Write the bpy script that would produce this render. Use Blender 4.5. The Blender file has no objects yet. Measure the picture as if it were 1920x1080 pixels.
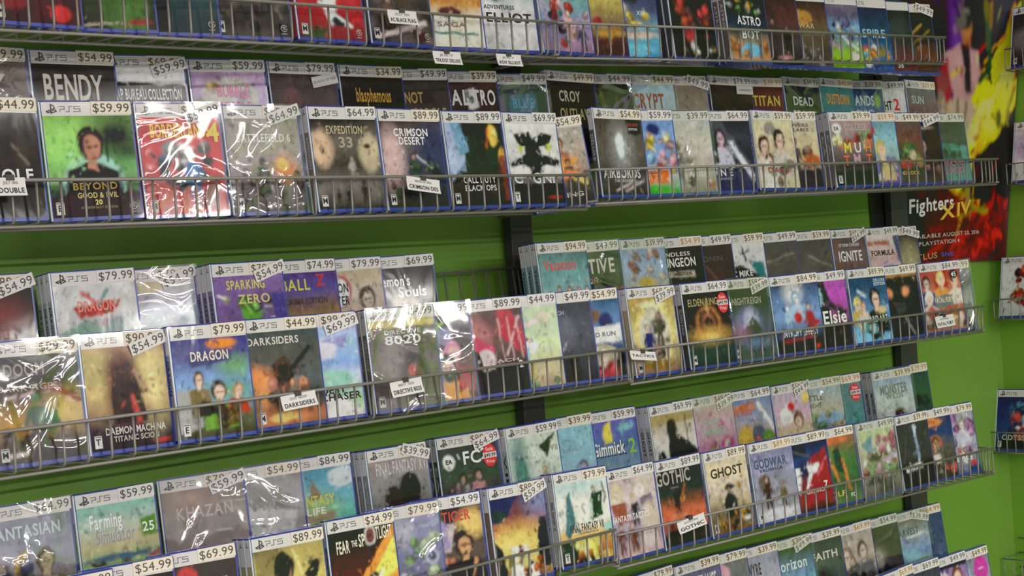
import bpy, math, random
import numpy as np
from mathutils import Matrix, Vector

# ------------------------------------------------------------------ camera, light, exposure
S = bpy.context.scene
COL = S.collection
FPX, YAW, PITCH, ROLL = 2954.9, .7616, -.0077, -.0708
CAMP = np.array([0., -1.9503, 0.])
_f = np.array([math.sin(YAW)*math.cos(PITCH), math.cos(YAW)*math.cos(PITCH), math.sin(PITCH)])
_r = np.array([math.cos(YAW), -math.sin(YAW), 0.])
_u = np.cross(_r, _f)
CR = _r*math.cos(ROLL) + _u*math.sin(ROLL)
CU = -_r*math.sin(ROLL) + _u*math.cos(ROLL)
CF = _f
cam_data = bpy.data.cameras.new('camera')
cam = bpy.data.objects.new('camera', cam_data)
COL.objects.link(cam)
cam_data.sensor_width = 36.0
cam_data.lens = 36.0*FPX/1920
cam_data.clip_start = .05
M = Matrix.Identity(4)
for i in range(3):
    M[i][0], M[i][1], M[i][2], M[i][3] = CR[i], CU[i], -CF[i], CAMP[i]
cam.matrix_world = M
S.camera = cam

world = bpy.data.worlds.new('shop_ambient')
S.world = world
world.use_nodes = True
world.node_tree.nodes['Background'].inputs[0].default_value = (1.0, .955, .96, 1)
world.node_tree.nodes['Background'].inputs[1].default_value = .60

S.view_settings.view_transform = 'Standard'
S.view_settings.look = 'None'
S.view_settings.gamma = 1
S.view_settings.exposure = -0.02
S.view_settings.use_curve_mapping = False

def ceiling_panel(x, y, sx, sy, power, z=1.35):
    l = bpy.data.lights.new('ceiling_panel', 'AREA')
    l.shape = 'RECTANGLE'; l.size = sx; l.size_y = sy; l.energy = power*.76
    l.color = (1.0, .965, .91)
    o = bpy.data.objects.new('ceiling_panel', l)
    o.location = (x, y, z)
    COL.objects.link(o)
for (x, y, p) in [(-1.6, -3.2, 22), (.4, -3.2, 20), (2.4, -3.2, 22), (-3.4, -5.2, 70), (-1.2, -5.2, 50), (1.2, -5.4, 50), (3.3, -5.2, 50)]:
    ceiling_panel(x, y, 1.2, .3, p)
for x in (-6., -3.6, -1.2, 1.2, 3.6, 6.):
    ceiling_panel(x, -8.4, 1.6, .3, 330)
ceiling_panel(9., -8.4, 1.6, .3, 420)

def ray(px, py):
    return CR*((px-960)/FPX) - CU*((py-540)/FPX) + CF
def hit_y(px, py, Y):
    d = ray(px, py); t = (Y-CAMP[1])/d[1]; return CAMP + d*t
def hit_x(px, py, X):
    d = ray(px, py); t = (X-CAMP[0])/d[0]; return CAMP + d*t

# ------------------------------------------------------------------ helpers
def lin(c):
    c = np.asarray(c, float)
    return np.where(c <= .04045, c/12.92, ((c+.055)/1.055)**2.4)
GAIN = 1.12         # printed colours seen in the dim photograph -> ink reflectance
def hexc(s, gain=GAIN):
    v = [int(ch, 16)*17/255 for ch in s] if len(s) == 3 else [int(s[i:i+2], 16)/255 for i in (0, 2, 4)]
    if abs(v[0]-v[1]) < .01 and v[2] < v[1]: v[1] -= .03; v[0] += .005
    v = lin(v); v = v*.92 + v.mean()*.08; v = v*(max(v.mean(), .01)/.55)**.12
    return np.minimum(v*gain, .8)

class MB:
    """collects coloured polygons, linked as one mesh object"""
    def __init__(s): s.v = []; s.f = []; s.c = []; s.m = []; s.n = 0; s.smooth = []
    def add(s, verts, faces, col=(.8, .8, .8), mat=0, smooth=False):
        verts = np.asarray(verts, float).reshape(-1, 3)
        col = np.asarray(col, float)
        if col.ndim == 1: col = np.tile(col[:3], (len(verts), 1))
        s.v.append(verts); s.c.append(col)
        if isinstance(faces, np.ndarray): faces = (faces + s.n).tolist()
        else: faces = [[i+s.n for i in f] for f in faces]
        s.f += faces; s.m += [mat]*len(faces); s.smooth += [smooth]*len(faces); s.n += len(verts)
    def box(s, x0, x1, y0, y1, z0, z1, col=(.8,.8,.8), mat=0, bev=0):
        if bev:
            b = bev; ring = [(x0+b,z0),(x1-b,z0),(x1,z0+b),(x1,z1-b),(x1-b,z1),(x0+b,z1),(x0,z1-b),(x0,z0+b)]
            ins = [(x0+2*b,z0+b),(x1-2*b,z0+b),(x1-b,z0+2*b),(x1-b,z1-2*b),(x1-2*b,z1-b),(x0+2*b,z1-b),(x0+b,z1-2*b),(x0+b,z0+2*b)]
            V = [(x,y0,z) for x,z in ins]+[(x,y0+b,z) for x,z in ring]+[(x,y1-b,z) for x,z in ring]+[(x,y1,z) for x,z in ins]
            F = [[0,1,2,3,4,5,6,7],[31,30,29,28,27,26,25,24]]
            for k in range(3):
                for i in range(8):
                    j = (i+1) % 8; F.append([k*8+j, k*8+i, (k+1)*8+i, (k+1)*8+j])
            s.add(V, F, col, mat); return
        V = [(x0,y0,z0),(x1,y0,z0),(x1,y1,z0),(x0,y1,z0),(x0,y0,z1),(x1,y0,z1),(x1,y1,z1),(x0,y1,z1)]
        s.add(V, [[3,2,1,0],[4,5,6,7],[0,1,5,4],[1,2,6,5],[2,3,7,6],[3,0,4,7]], col, mat)
    def tube(s, pts, r, col=(.8,.8,.8), n=8, mat=0):
        pts = [np.asarray(p, float) for p in pts]
        V = []; prev = None
        for i, p in enumerate(pts):
            a = pts[max(i-1, 0)]; b = pts[min(i+1, len(pts)-1)]
            t = (b-a)/np.linalg.norm(b-a)
            if prev is None:
                h = np.array([0, 0, 1.]) if abs(t[2]) < .9 else np.array([1., 0, 0])
                e1 = np.cross(h, t)
            else: e1 = prev - t*(prev@t)
            e1 /= np.linalg.norm(e1); prev = e1; e2 = np.cross(t, e1)
            for k in range(n):
                an = 2*math.pi*k/n
                V.append(p + r*(math.cos(an)*e1 + math.sin(an)*e2))
        F = []
        for i in range(len(pts)-1):
            for k in range(n):
                F.append([i*n+k, i*n+(k+1) % n, (i+1)*n+(k+1) % n, (i+1)*n+k])
        F.append([k for k in range(n)][::-1]); F.append([(len(pts)-1)*n+k for k in range(n)])
        s.add(V, F, col, mat, True)
    def mesh(s, name, mats, colored=True):
        me = bpy.data.meshes.new(name)
        V = np.concatenate(s.v); me.from_pydata(V.tolist(), [], s.f)
        if colored:
            a = me.color_attributes.new('ink', 'BYTE_COLOR', 'POINT')
            C = np.concatenate(s.c); C = np.clip(np.concatenate([C, np.ones((len(C), 1))], 1), 0, 1)
            a.data.foreach_set('color', C.astype(np.float32).ravel())
        for m in (mats if isinstance(mats, (list, tuple)) else [mats]): me.materials.append(m)
        me.polygons.foreach_set('material_index', s.m)
        me.polygons.foreach_set('use_smooth', s.smooth)
        me.update()
        return me
    def build(s, name, mats, parent=None, colored=True):
        return link(name, s.mesh(name, mats, colored), parent)

def link(name, me, parent=None):
    o = bpy.data.objects.new(name, me); COL.objects.link(o)
    if parent: o.parent = parent
    return o
def empty(name, mat4=None):
    o = bpy.data.objects.new(name, None); COL.objects.link(o)
    o.empty_display_size = .02
    if mat4 is not None: o.matrix_world = mat4
    return o
def tag(o, label, cat, group=None):
    o['label'] = label; o['category'] = cat
    if group: o['group'] = group
    return o
def structure(o):
    o['kind'] = 'structure'; return o

# ------------------------------------------------------------------ materials
def new_mat(name):
    m = bpy.data.materials.new(name); m.use_nodes = True
    return m, m.node_tree.nodes, m.node_tree.links, m.node_tree.nodes['Principled BSDF']
def film_bump(N, L, strength, scale, dist=.002):
    """wrinkles of the shrink film, different on each case"""
    tc = N.new('ShaderNodeTexCoord'); oi = N.new('ShaderNodeObjectInfo')
    ad = N.new('ShaderNodeVectorMath'); ad.operation = 'MULTIPLY_ADD'
    L.new(oi.outputs['Random'], ad.inputs[0]); ad.inputs[1].default_value = (7, 5, 9)
    L.new(tc.outputs['Object'], ad.inputs[2])
    mp = N.new('ShaderNodeMapping'); mp.inputs['Rotation'].default_value = (.0, .5, .0); mp.inputs['Scale'].default_value = (scale, scale, scale*.35)
    L.new(ad.outputs[0], mp.inputs[0])
    no = N.new('ShaderNodeTexNoise'); no.inputs['Scale'].default_value = 1; no.inputs['Detail'].default_value = 2.5
    no.inputs['Distortion'].default_value = 1.2
    L.new(mp.outputs[0], no.inputs['Vector'])
    bu = N.new('ShaderNodeBump'); bu.inputs['Strength'].default_value = strength; bu.inputs['Distance'].default_value = dist
    L.new(no.outputs['Fac'], bu.inputs['Height'])
    return bu
def ink_mat(name, coat, rough=.5, strength=.35, scale=22, crough=.12):
    m, N, L, b = new_mat(name)
    at = N.new('ShaderNodeAttribute'); at.attribute_name = 'ink'
    L.new(at.outputs['Color'], b.inputs['Base Color'])
    b.inputs['Roughness'].default_value = rough
    b.inputs['Specular IOR Level'].default_value = .15
    if coat:
        b.inputs['Coat Weight'].default_value = coat
        b.inputs['Coat Roughness'].default_value = crough
        bu = film_bump(N, L, strength, scale)
        L.new(bu.outputs[0], b.inputs['Coat Normal'])
    return m
def flat_mat(name, col, rough=.5, metal=0., noise=0., nscale=30, coat=0.):
    m, N, L, b = new_mat(name)
    b.inputs['Roughness'].default_value = rough; b.inputs['Metallic'].default_value = metal
    b.inputs['Coat Weight'].default_value = coat
    if noise:
        tc = N.new('ShaderNodeTexCoord'); no = N.new('ShaderNodeTexNoise'); no.inputs['Scale'].default_value = nscale; no.inputs['Detail'].default_value = 4
        L.new(tc.outputs['Object'], no.inputs['Vector'])
        mx = N.new('ShaderNodeMix'); mx.data_type = 'RGBA'
        mx.inputs[6].default_value = (*[c*(1-noise) for c in col], 1); mx.inputs[7].default_value = (*[min(1, c*(1+noise)) for c in col], 1)
        L.new(no.outputs['Fac'], mx.inputs[0]); L.new(mx.outputs[2], b.inputs['Base Color'])
    else: b.inputs['Base Color'].default_value = (*col, 1)
    return m
M_COVER = ink_mat('printed_cover_under_film', .45, .6, .3, 16, .08)
M_STICK = ink_mat('paper_sticker', 0, .6)
M_CARD = ink_mat('paper_card', 0, .7)
M_POSTER = ink_mat('poster_paper', .25, .45, .2, 4, .25)
M_BLUE = flat_mat('blue_case_plastic', tuple(lin([.18, .245, .60])), .22, coat=.6)
M_SLEEVE_GLINT = flat_mat('sleeve_glint_plastic', (.62, .68, .74), .18, coat=.8)  # opaque whitish strip colour, paints the bright glint of the clear sleeve edge
M_WIRE = flat_mat('grey_powder_coated_wire', tuple(lin([.55, .53, .50])), .4, .3, .12, 60)
M_POST = flat_mat('dark_grey_steel', tuple(lin([.27, .26, .26])), .5, .2, .1, 12)
M_SLOT = flat_mat('slot_shadow_black', (.01, .01, .01), .8)
M_WALL = flat_mat('lime_green_paint', tuple(lin([.44, .61, .22])), .5, 0, .04, 3)
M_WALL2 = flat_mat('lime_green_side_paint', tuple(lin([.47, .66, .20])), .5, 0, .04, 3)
M_FLOOR = flat_mat('grey_floor_tile', (.32, .31, .3), .6, 0, .1, 4)
# crinkled film: thin, mostly clear, glossy
M_FILM, N, L, b = new_mat('crinkled_clear_film')
N.remove(b)
tr = N.new('ShaderNodeBsdfTransparent'); gl = N.new('ShaderNodeBsdfGlossy'); mx = N.new('ShaderNodeMixShader'); lw = N.new('ShaderNodeLayerWeight')
gl.inputs['Roughness'].default_value = .07; gl.inputs['Color'].default_value = (1, 1, 1, 1)
lw.inputs['Blend'].default_value = .22
ma = N.new('ShaderNodeMath'); ma.operation = 'MULTIPLY_ADD'; ma.inputs[1].default_value = .5; ma.inputs[2].default_value = .085
L.new(lw.outputs['Facing'], ma.inputs[0]); L.new(ma.outputs[0], mx.inputs[0])
L.new(tr.outputs[0], mx.inputs[1]); L.new(gl.outputs[0], mx.inputs[2])
L.new(mx.outputs[0], N['Material Output'].inputs[0])
bu = film_bump(N, L, .35, 16); L.new(bu.outputs[0], gl.inputs['Normal'])

# ------------------------------------------------------------------ lettering
_glyph = {}
def glyph(ch, bold):
    k = (ch, bold)
    if k not in _glyph:
        cu = bpy.data.curves.new('g', 'FONT'); cu.body = ch; cu.size = 1; cu.resolution_u = 3
        if bold: cu.offset = .022
        ob = bpy.data.objects.new('g', cu); COL.objects.link(ob)
        dg = bpy.context.evaluated_depsgraph_get(); dg.update()
        me = bpy.data.meshes.new_from_object(ob.evaluated_get(dg))
        V = np.array([v.co[:2] for v in me.vertices]).reshape(-1, 2); F = [list(p.vertices) for p in me.polygons]
        bpy.data.objects.remove(ob); bpy.data.curves.remove(cu); bpy.data.meshes.remove(me)
        adv = (V[:, 0].max() + .06) if len(V) else .3
        if ch in '.,': adv += .02
        _glyph[k] = (V, F, adv)
    return _glyph[k]
def text(mb, s, frame, cx, cy, h, col, width=None, rot=0., bold=True, shear=0., align=0):
    """letters with capital height h centred on (cx, cy) of a plane; frame maps 2d to 3d"""
    k = h/.69; x = 0; parts = []
    for ch in s:
        V, F, adv = glyph(ch, bold)
        if len(V): parts.append((V*[k, k] + [x, 0], F))
        x += adv*k
    if not parts: return
    sx = (width/x) if width else 1.
    c, sn = math.cos(rot), math.sin(rot)
    for V, F in parts:
        X = (V[:, 0] - x/2)*sx + shear*V[:, 1]; Y = V[:, 1] - h/2
        mb.add(frame(cx + X*c - Y*sn, cy + X*sn + Y*c), F, col)

# ------------------------------------------------------------------ painted artwork (plain stand-in pictures)
def vnoise(rng, nx, ny, sc, octv=3):
    out = np.zeros((ny, nx)); amp = 1; tot = 0
    for o in range(octv):
        n = max(2, int(sc*2**o)) + 1
        g = rng.random((n+1, n+1))
        xs = np.linspace(0, n-1e-6, nx); ys = np.linspace(0, n-1e-6, ny)
        xi = xs.astype(int); yi = ys.astype(int); fx = xs-xi; fy = (ys-yi)[:, None]
        fx = fx*fx*(3-2*fx); fy = fy*fy*(3-2*fy)
        a = g[yi][:, xi]*(1-fx) + g[yi][:, xi+1]*fx
        b_ = g[yi+1][:, xi]*(1-fx) + g[yi+1][:, xi+1]*fx
        out += amp*(a*(1-fy) + b_*fy); tot += amp; amp *= .5
    return out/tot
class Art:
    def __init__(s, nx, ny, seed, asp):
        s.nx, s.ny = nx, ny; s.rng = np.random.default_rng(seed); s.asp = asp
        s.U, s.V = np.meshgrid(np.linspace(0, 1, nx), np.linspace(0, 1, ny))
        s.A = np.zeros((ny, nx, 3)) + .3; s.px = 1./nx; s.texts = []; s.rating = None; s.mark = False
    def blend(s, m, col): s.A = s.A*(1-m[..., None]) + np.asarray(col)*m[..., None]
    def grad(s, cols, t):
        t = np.clip(t, 0, 1)*(len(cols)-1); i = np.minimum(t.astype(int), len(cols)-2) if len(cols) > 1 else np.zeros_like(t, int)
        C = np.array(cols if len(cols) > 1 else cols*2); f = (t-i)[..., None]
        s.A = C[i]*(1-f) + C[i+1]*f
    def ell(s, u, v, ru, rv, col, soft=0., rot=0.):
        du = s.U-u; dv = s.V-v
        if rot: du, dv = du*math.cos(rot)+dv*math.sin(rot), -du*math.sin(rot)+dv*math.cos(rot)
        d = np.sqrt((du/ru)**2 + (dv/rv)**2); w = max(soft/min(ru, rv)*1.5, s.px/min(ru, rv)*1.2)
        s.blend(np.clip((1-d)/w + .5, 0, 1), col)
    def poly(s, col, pts):
        n = len(pts); acc = np.zeros((s.ny, s.nx))
        for ox, oy in ((-.25, -.25), (.25, -.25), (-.25, .25), (.25, .25)):
            U = s.U+ox/s.nx; V = s.V+oy/s.ny; ins = np.zeros(U.shape, bool)
            for i in range(n):
                (x0, y0), (x1, y1) = pts[i], pts[(i+1) % n]
                if y0 == y1: continue
                c = ((y0 > V) != (y1 > V)) & (U < (x1-x0)*(V-y0)/(y1-y0)+x0); ins ^= c
            acc += ins*.25
        s.blend(acc, col)
    def line(s, u, v, u2, v2, w, col):
        dx, dy = u2-u, (v2-v)*s.asp; L2 = dx*dx+dy*dy
        X = s.U-u; Y = (s.V-v)*s.asp
        t = np.clip((X*dx+Y*dy)/L2, 0, 1); d = np.hypot(X-t*dx, Y-t*dy)
        s.blend(np.clip((w/2-d)/(s.px*1.2)+.6, 0, 1), col)
    def bust(s, u, v, r, body, skin, hair):
        a = 1/s.asp
        s.ell(u, v-r*.15*a, r*1.12, r*1.35*a, hair)
        s.poly(body, [(u-r*.5, v+r*1.3*a), (u+r*.5, v+r*1.3*a), (u+r*2.1, v+r*2.0*a), (u+r*2.5, v+r*4.6*a), (u-r*2.5, v+r*4.6*a), (u-r*2.1, v+r*2.0*a)])
        s.poly(skin, [(u-r*.35, v+r*.6*a), (u+r*.35, v+r*.6*a), (u+r*.4, v+r*1.8*a), (u-r*.4, v+r*1.8*a)])
        s.ell(u+r*.1, v+r*.12*a, r*.72, r*.98*a, skin)
        s.line(u-r*.3, v+r*.05*a, u-r*.08, v+r*.05*a, r*.16, hair*.6); s.line(u+r*.25, v+r*.05*a, u+r*.48, v+r*.05*a, r*.16, hair*.6)
        s.line(u+.02*r, v+r*.62*a, u+r*.2, v+r*.62*a, r*.1, skin*.75)
    def figure(s, u, v, r, body, skin, hair):
        a = 1/s.asp
        s.line(u-r*.5, v+r*4.4*a, u-r*.8, v+r*7.6*a, r*.85, body*.7); s.line(u+r*.5, v+r*4.4*a, u+r*.9, v+r*7.4*a, r*.85, body*.7)
        s.line(u-r*1.1, v+r*1.7*a, u-r*1.8, v+r*4.2*a, r*.6, body*.85); s.line(u+r*1.1, v+r*1.7*a, u+r*1.7, v+r*3.9*a, r*.6, body*.85)
        s.poly(body, [(u-r*1.3, v+r*1.3*a), (u+r*1.3, v+r*1.3*a), (u+r*.95, v+r*4.8*a), (u-r*.95, v+r*4.8*a)])
        s.ell(u, v-r*.1*a, r*.95, r*1.1*a, hair); s.ell(u, v+r*.15*a, r*.62, r*.8*a, skin)
    def splat(s, n, seed, u0, v0, u1, v1, size, cols):
        rg = np.random.default_rng(seed*7+n)
        for i in range(n):
            c = cols[i % len(cols)]; k = rg.random(); u = u0+(u1-u0)*rg.random(); v = v0+(v1-v0)*rg.random(); r = size*(.55+.8*rg.random())
            s.ell(u+r*.12, v+r*.2, r*1.12, r*.85, c*.35)
            if k < .45: s.ell(u, v, r, r*(.5+.5*rg.random()), c, 0, rg.random()*3); s.ell(u-r*.2, v-r*.2, r*.4, r*.3, np.minimum(c*1.6, .8))
            elif k < .75:
                pts = [(u+r*(.6+.7*rg.random())*math.cos(t), v+r*(.6+.7*rg.random())*math.sin(t)) for t in np.sort(rg.random(5))*6.28]
                s.poly(c, pts)
            else:
                an = rg.random()*6.28; s.line(u, v, u+2*r*math.cos(an), v+1.6*r*math.sin(an), r*.4, c)
    def detail(s):
        """organic outlines and small brush marks in the picture's own colours"""
        rg = s.rng
        for amp, sc in ((.018, 5), (.009, 14)):
            du = (vnoise(rg, s.nx, s.ny, sc, 2)-.5)*2*amp; dv = (vnoise(rg, s.nx, s.ny, sc, 2)-.5)*2*amp
            x = np.clip((s.U+du)*(s.nx-1), 0, s.nx-1.001); y = np.clip((s.V+dv)*(s.ny-1), 0, s.ny-1.001)
            i = x.astype(int); j = y.astype(int); fx = (x-i)[..., None]; fy = (y-j)[..., None]
            s.A = (s.A[j, i]*(1-fx)+s.A[j, i+1]*fx)*(1-fy)+(s.A[j+1, i]*(1-fx)+s.A[j+1, i+1]*fx)*fy
        con = s.A.std((0, 1)).mean()
        for i in range(int(min(190, 40+1400*con))):
            u, v = rg.random(2); r = .012+.03*rg.random()**2
            j = min(s.ny-1, max(0, int((v+rg.normal(0, .07))*s.ny))); k = min(s.nx-1, max(0, int((u+rg.normal(0, .07))*s.nx)))
            j0 = int(v*(s.ny-1)); k0 = int(u*(s.nx-1))
            c = (s.A[j, k]*.6+s.A[j0, k0]*.4)*rg.choice([.6, .72, 1.2, 1.4, .85]); c = np.minimum(c, .7)
            an = rg.normal(1.2, .8)
            if i % 2: s.line(u, v, u+r*1.3*math.cos(an), v+r*1.3*math.sin(an), r*rg.uniform(.25, .8), c)
            else: s.ell(u, v, r*rg.uniform(.4, 1.2), r*rg.uniform(.3, .8), c, .01, an)
        s.A = s.A*(.8+.4*vnoise(rg, s.nx, s.ny, 10, 3))[..., None]
        m = s.A.mean((0, 1)); s.A = np.clip(m*.92+(s.A-m)*1.08, .012, .8)
    def run(s, dsl):
        F = float
        for cmd in dsl.split(';'):
            cmd = cmd.strip()
            if not cmd: continue
            t = cmd.split(); k = t[0]
            if k == 'g':
                w = s.V + .05*(vnoise(s.rng, s.nx, s.ny, 3)-.5)*2; s.grad([hexc(c) for c in t[1:]], w)
                s.A *= (1 + .16*(vnoise(s.rng, s.nx, s.ny, 9, 2)-.5))[..., None]
            elif k == 'h2':
                m = (s.U > F(t[1])) & (s.U < F(t[2])) & (s.V < F(t[3])); s.blend(m*.5, hexc(t[4]))
            elif k == 'n':
                n = vnoise(s.rng, s.nx, s.ny, F(t[3]) if len(t) > 3 else 4); s.blend(np.clip((n-.35)*2.2, 0, 1)*F(t[1]), hexc(t[2]))
            elif k == 'e': s.ell(F(t[1]), F(t[2]), F(t[3]), F(t[4]), hexc(t[5]), F(t[6]) if len(t) > 6 else 0., F(t[7]) if len(t) > 7 else 0.)
            elif k == 'p': s.poly(hexc(t[1]), [tuple(map(float, q.split(','))) for q in t[2:]])
            elif k == 'l': s.line(*map(float, t[1:6]), hexc(t[6]))
            elif k == 'b': s.bust(*map(float, t[1:4]), hexc(t[4]), hexc(t[5]), hexc(t[6]))
            elif k == 'f': s.figure(*map(float, t[1:4]), hexc(t[4]), hexc(t[5]), hexc(t[6]))
            elif k == 'S': s.splat(int(t[1]), int(t[2]), *map(float, t[3:8]), [hexc(c) for c in t[8].split(',')])
            elif k == 'fl':
                n, sd = int(t[1]), int(t[2]); u0, v0, u1, v1, wd = map(float, t[3:8]); cols = [hexc(c, 1.5) for c in t[8].split(',')]; rg = np.random.default_rng(sd)
                L_ = math.hypot(u1-u0, v1-v0); dx, dy = (u1-u0)/L_, (v1-v0)/L_
                for i in range(n):
                    q = rg.random(); o = rg.normal(0, wd*.45); ln = L_*rg.uniform(.05, .2); ww = rg.uniform(.01, .035)*(1.2-min(1, abs(o)/wd*.8))
                    c = cols[min(len(cols)-1, int(abs(o)/wd*len(cols)*.8+rg.random()*.9))]
                    cu, cv = u0+(u1-u0)*q-dy*o, v0+(v1-v0)*q+dx*o; jx = rg.normal(0, .25)
                    s.line(cu, cv, cu+(dx-dy*jx)*ln, cv+(dy+dx*jx)*ln, ww, c)
            elif k == 't': s.texts.append((F(t[1]), F(t[2]), F(t[3]), hexc(t[4]), t[5].replace('_', ' '), F(t[6][1:]) if len(t) > 6 else None))
            elif k[0] == 'R': s.rating = k[1]
            elif k == 'U': s.mark = True
        s.detail()
        return s
def grid(mb, A, pos):
    ny, nx = A.shape[:2]
    idx = np.arange(nx*ny).reshape(ny, nx)
    F = np.stack([idx[1:, :-1], idx[1:, 1:], idx[:-1, 1:], idx[:-1, :-1]], -1).reshape(-1, 4)
    mb.add(pos, F, A.reshape(-1, 3))
# One line per game case: pixel x of its top right corner | price | flags | look | cover art
# flags: dNN old price under a tilted new one, o faded tag, cN spare copies behind, sale, w crinkled wrap, k white header tag, R.. rating letter
ROWS = {}
ROWS['F0L'] = '''
160|||maroon bottomed dark|g 332 322 422 411;n .5 733 3;e .2 .8 .2 .1 822;e .75 .9 .12 .08 c22;RM
300|||black and mossy green|g 443 332 453 342;e .65 .75 .28 .4 583;n .6 331 4;e .8 .93 .14 .03 a33;l .1 .98 .6 .94 .02 bb9
418|||murky teal forest|g 233 344 355 344;n .5 122 3;e .3 .7 .12 .3 122;U
552|||dark brown marching crowd|g 443 332 443 332;n .6 665 5;S 26 3 .05 .4 .95 .95 .06 221,554,776;U;RM
690|||bright red with white rider|g c22 d33 c22 922;n .3 611 3;e .5 .55 .1 .3 ddd;e .62 .8 .12 .06 322;l .35 .6 .8 .85 .04 fee;e .25 .95 .2 .08 653;t .5 .3 .09 eee OUTLAWS @.7;U;RM
817|||brown swashbuckler|g 655 443 433;n .5 988 4;f .55 .4 .06 543 b97 322;f .3 .5 .05 754 b97 322;l .1 .95 .9 .75 .06 cbb;e .8 .9 .15 .06 522;U;RM
915|||orange topped white bottom|g a83 d94 b53 c84 ddd ddd ddd;n .4 fc5 3;e .5 .58 .2 .06 732;t .5 .73 .06 976 SAGA @.5;l .1 .84 .9 .84 .03 587
1015|||pale grey with black lettering|g 9aa bcc ddd ddd ccc;n .4 788 3;e .35 .2 .12 .2 577;t .55 .6 .12 222 ELLIOT @.85;t .4 .47 .05 444 ADVENTURES;RT
1118|||turquoise winged trio|g 699 7aa 88b 979;n .5 c9b 4;S 14 5 .1 .1 .9 .9 .08 a44,dbb,657,4aa,c88;f .55 .5 .05 eaa ecb 433;f .3 .25 .05 a44 dba 533;f .8 .65 .05 557 dba 224
1183|||golden desert chase|g bb7 cb5 a94 985 631 521;n .5 742 4;e .5 .55 .1 .05 a32;p 631 0,.2 .35,.5 .2,.6 0,.6;e .7 .7 .3 .05 c93
1245|||blue meadow knights|g 346 457 568 7ab 5ac 49c;S 12 8 .1 .1 .9 .6 .07 dc6,a75,ccb,355;e .5 .7 .5 .05 cba;e .4 .9 .5 .1 6bd;t .7 .4 .06 bcd XIV
1350||c1|black with red warriors|g 211 322 211 111;S 22 2 .15 .2 .9 .75 .08 833,a42,c33,644;e .4 .7 .12 .08 b33;S 8 9 .05 .8 .95 .95 .05 ccc,a84,544
1450||c2|navy sky with white robot title|g 234 223 345 986 b85;S 10 4 .1 .1 .9 .3 .05 7a5,bbb,c94;t .55 .42 .13 dde ASTRO @.65;t .55 .62 .13 cde BOT @.5;e .5 .85 .3 .1 6be;S 8 6 0 .6 1 .95 .08 c84,b74,d95
1510|||wine red soldiers|g 422 633 544 322;n .5 222 4;f .4 .35 .05 433 977 211;f .7 .45 .05 222 866 211;e .6 .9 .15 .03 c88
1565|||brown and gold dusk|g 432 643 764 543 655;e .4 .25 .25 .12 b83;t .5 .38 .08 ba7 WAR @.4;S 10 4 .1 .6 .9 .95 .08 998,655,776
1625|||sky surfer over green field|g 778 667 7ac 79b 8b4 9c3 7a3;S 8 3 .2 .2 .9 .5 .07 546,668,bcb;l .1 .55 .5 .7 .04 c8c;l .5 .5 .9 .7 .04 cde;e .8 .82 .1 .08 ddc;RE
1680|||deep blue with rainbow birds|g 235 246 257 269 37a 348;t .5 .42 .14 9bc ASPIRE @.85;S 9 5 .05 .62 .95 .85 .09 d33,dc5,e94,4ac,ddd;e .35 .93 .1 .04 ddd
1722|||smoky grey with red numeral|g 222 333 343 433 733 622;n .4 555 3;t .6 .9 .1 ccc 38;t .3 .62 .06 cc4 RUN
1763|49.99|d59|dark cover with gold arcs|g 222 332 432 742 532;l .2 .5 .7 .2 .03 b93;l .3 .6 .9 .3 .02 a82;S 8 8 .1 .6 .9 .95 .09 a74,854,b63
'''
ROWS['B0L'] = '\n'.join(f'{px}|||plain dark, back row|g 332 443 554' for px in range(100, 1000, 105))
ROWS['B0R'] = '\n'.join(f'{px}|||plain dark, back row|g 332 443 554' for px in (1080, 1160, 1235, 1305, 1370, 1430, 1490, 1545, 1600, 1650, 1695))
ROWS['B1L'] = '''
47|$39.99|w|brown with big pale letter|g 765 876 765;n .4 544 3;t .62 .28 .3 ccb Y;t .6 .62 .12 bba NINE @.5
213|$54.99||black with ragged white title|g 332 333 222;n .4 111 3;t .48 .24 .27 ccb BENDY @.8;t .5 .48 .1 bbb THE_DARK_REVIVAL @.8
345|$59.99|d69|white with colour picture boxes|g ddd ddd ddd;p 222 0,.14 1,.18 1,.42 0,.38;t .5 .28 .12 ddd AAP_BUREAU_COLLECTION @.94;p 6a6 .05,.52 .3,.52 .3,.9 .05,.9;p 88b .36,.52 .64,.52 .64,.9 .36,.9;p b55 .7,.52 .95,.52 .95,.9 .7,.9
495|$59.99||lilac candy|g b9b a8b c9c ca6;e .5 .3 .38 .24 bba;S 10 4 .05 .1 .95 .6 .07 da7,d8b,bcd,db6;t .55 .22 .13 c49 BUBBLE @.48;t .55 .4 .13 c49 BOBBLE @.48;p cb5 .3,.5 .9,.5 .9,.62 .3,.62;t .6 .57 .06 753 SUGAR_DUNGEONS @.5
628|$79.99|m:BLADES_OF_FIRE|shadowy brown bust|g 544 655 544 556;e .3 .35 .14 .2 755;t .75 .5 .1 a85 FIRE;n .3 333 3
752|$34.99||black with gold gothic title|g 332 221 211;t .5 .22 .17 c93 blasphemous @.62;e .5 .7 .1 .1 422
838|$49.99||dark with golden serif title|g 443 432 332;t .3 .22 .14 b95 DSSNOT @.6;t .65 .42 .14 b95 CAROLE @.6;n .4 221 4
930|$39.99||dark red with card suit title|g 533 422 311;t .28 .2 .2 ddd BAL @.5;t .76 .2 .2 ddd TRO @.42;p ddd .44,.1 .62,.08 .64,.34 .46,.36;e .54 .22 .04 .05 222;p b33 .1,.43 .9,.43 .9,.5 .1,.5;RT
1023|$49.99|w|navy with pale blue title|g 345 234 246;p 368 .3,.14 .8,.14 .8,.4 .3,.4;t .55 .25 .13 49c BLUE @.42;t .58 .47 .13 9bd PRINCE @.5
'''
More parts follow.
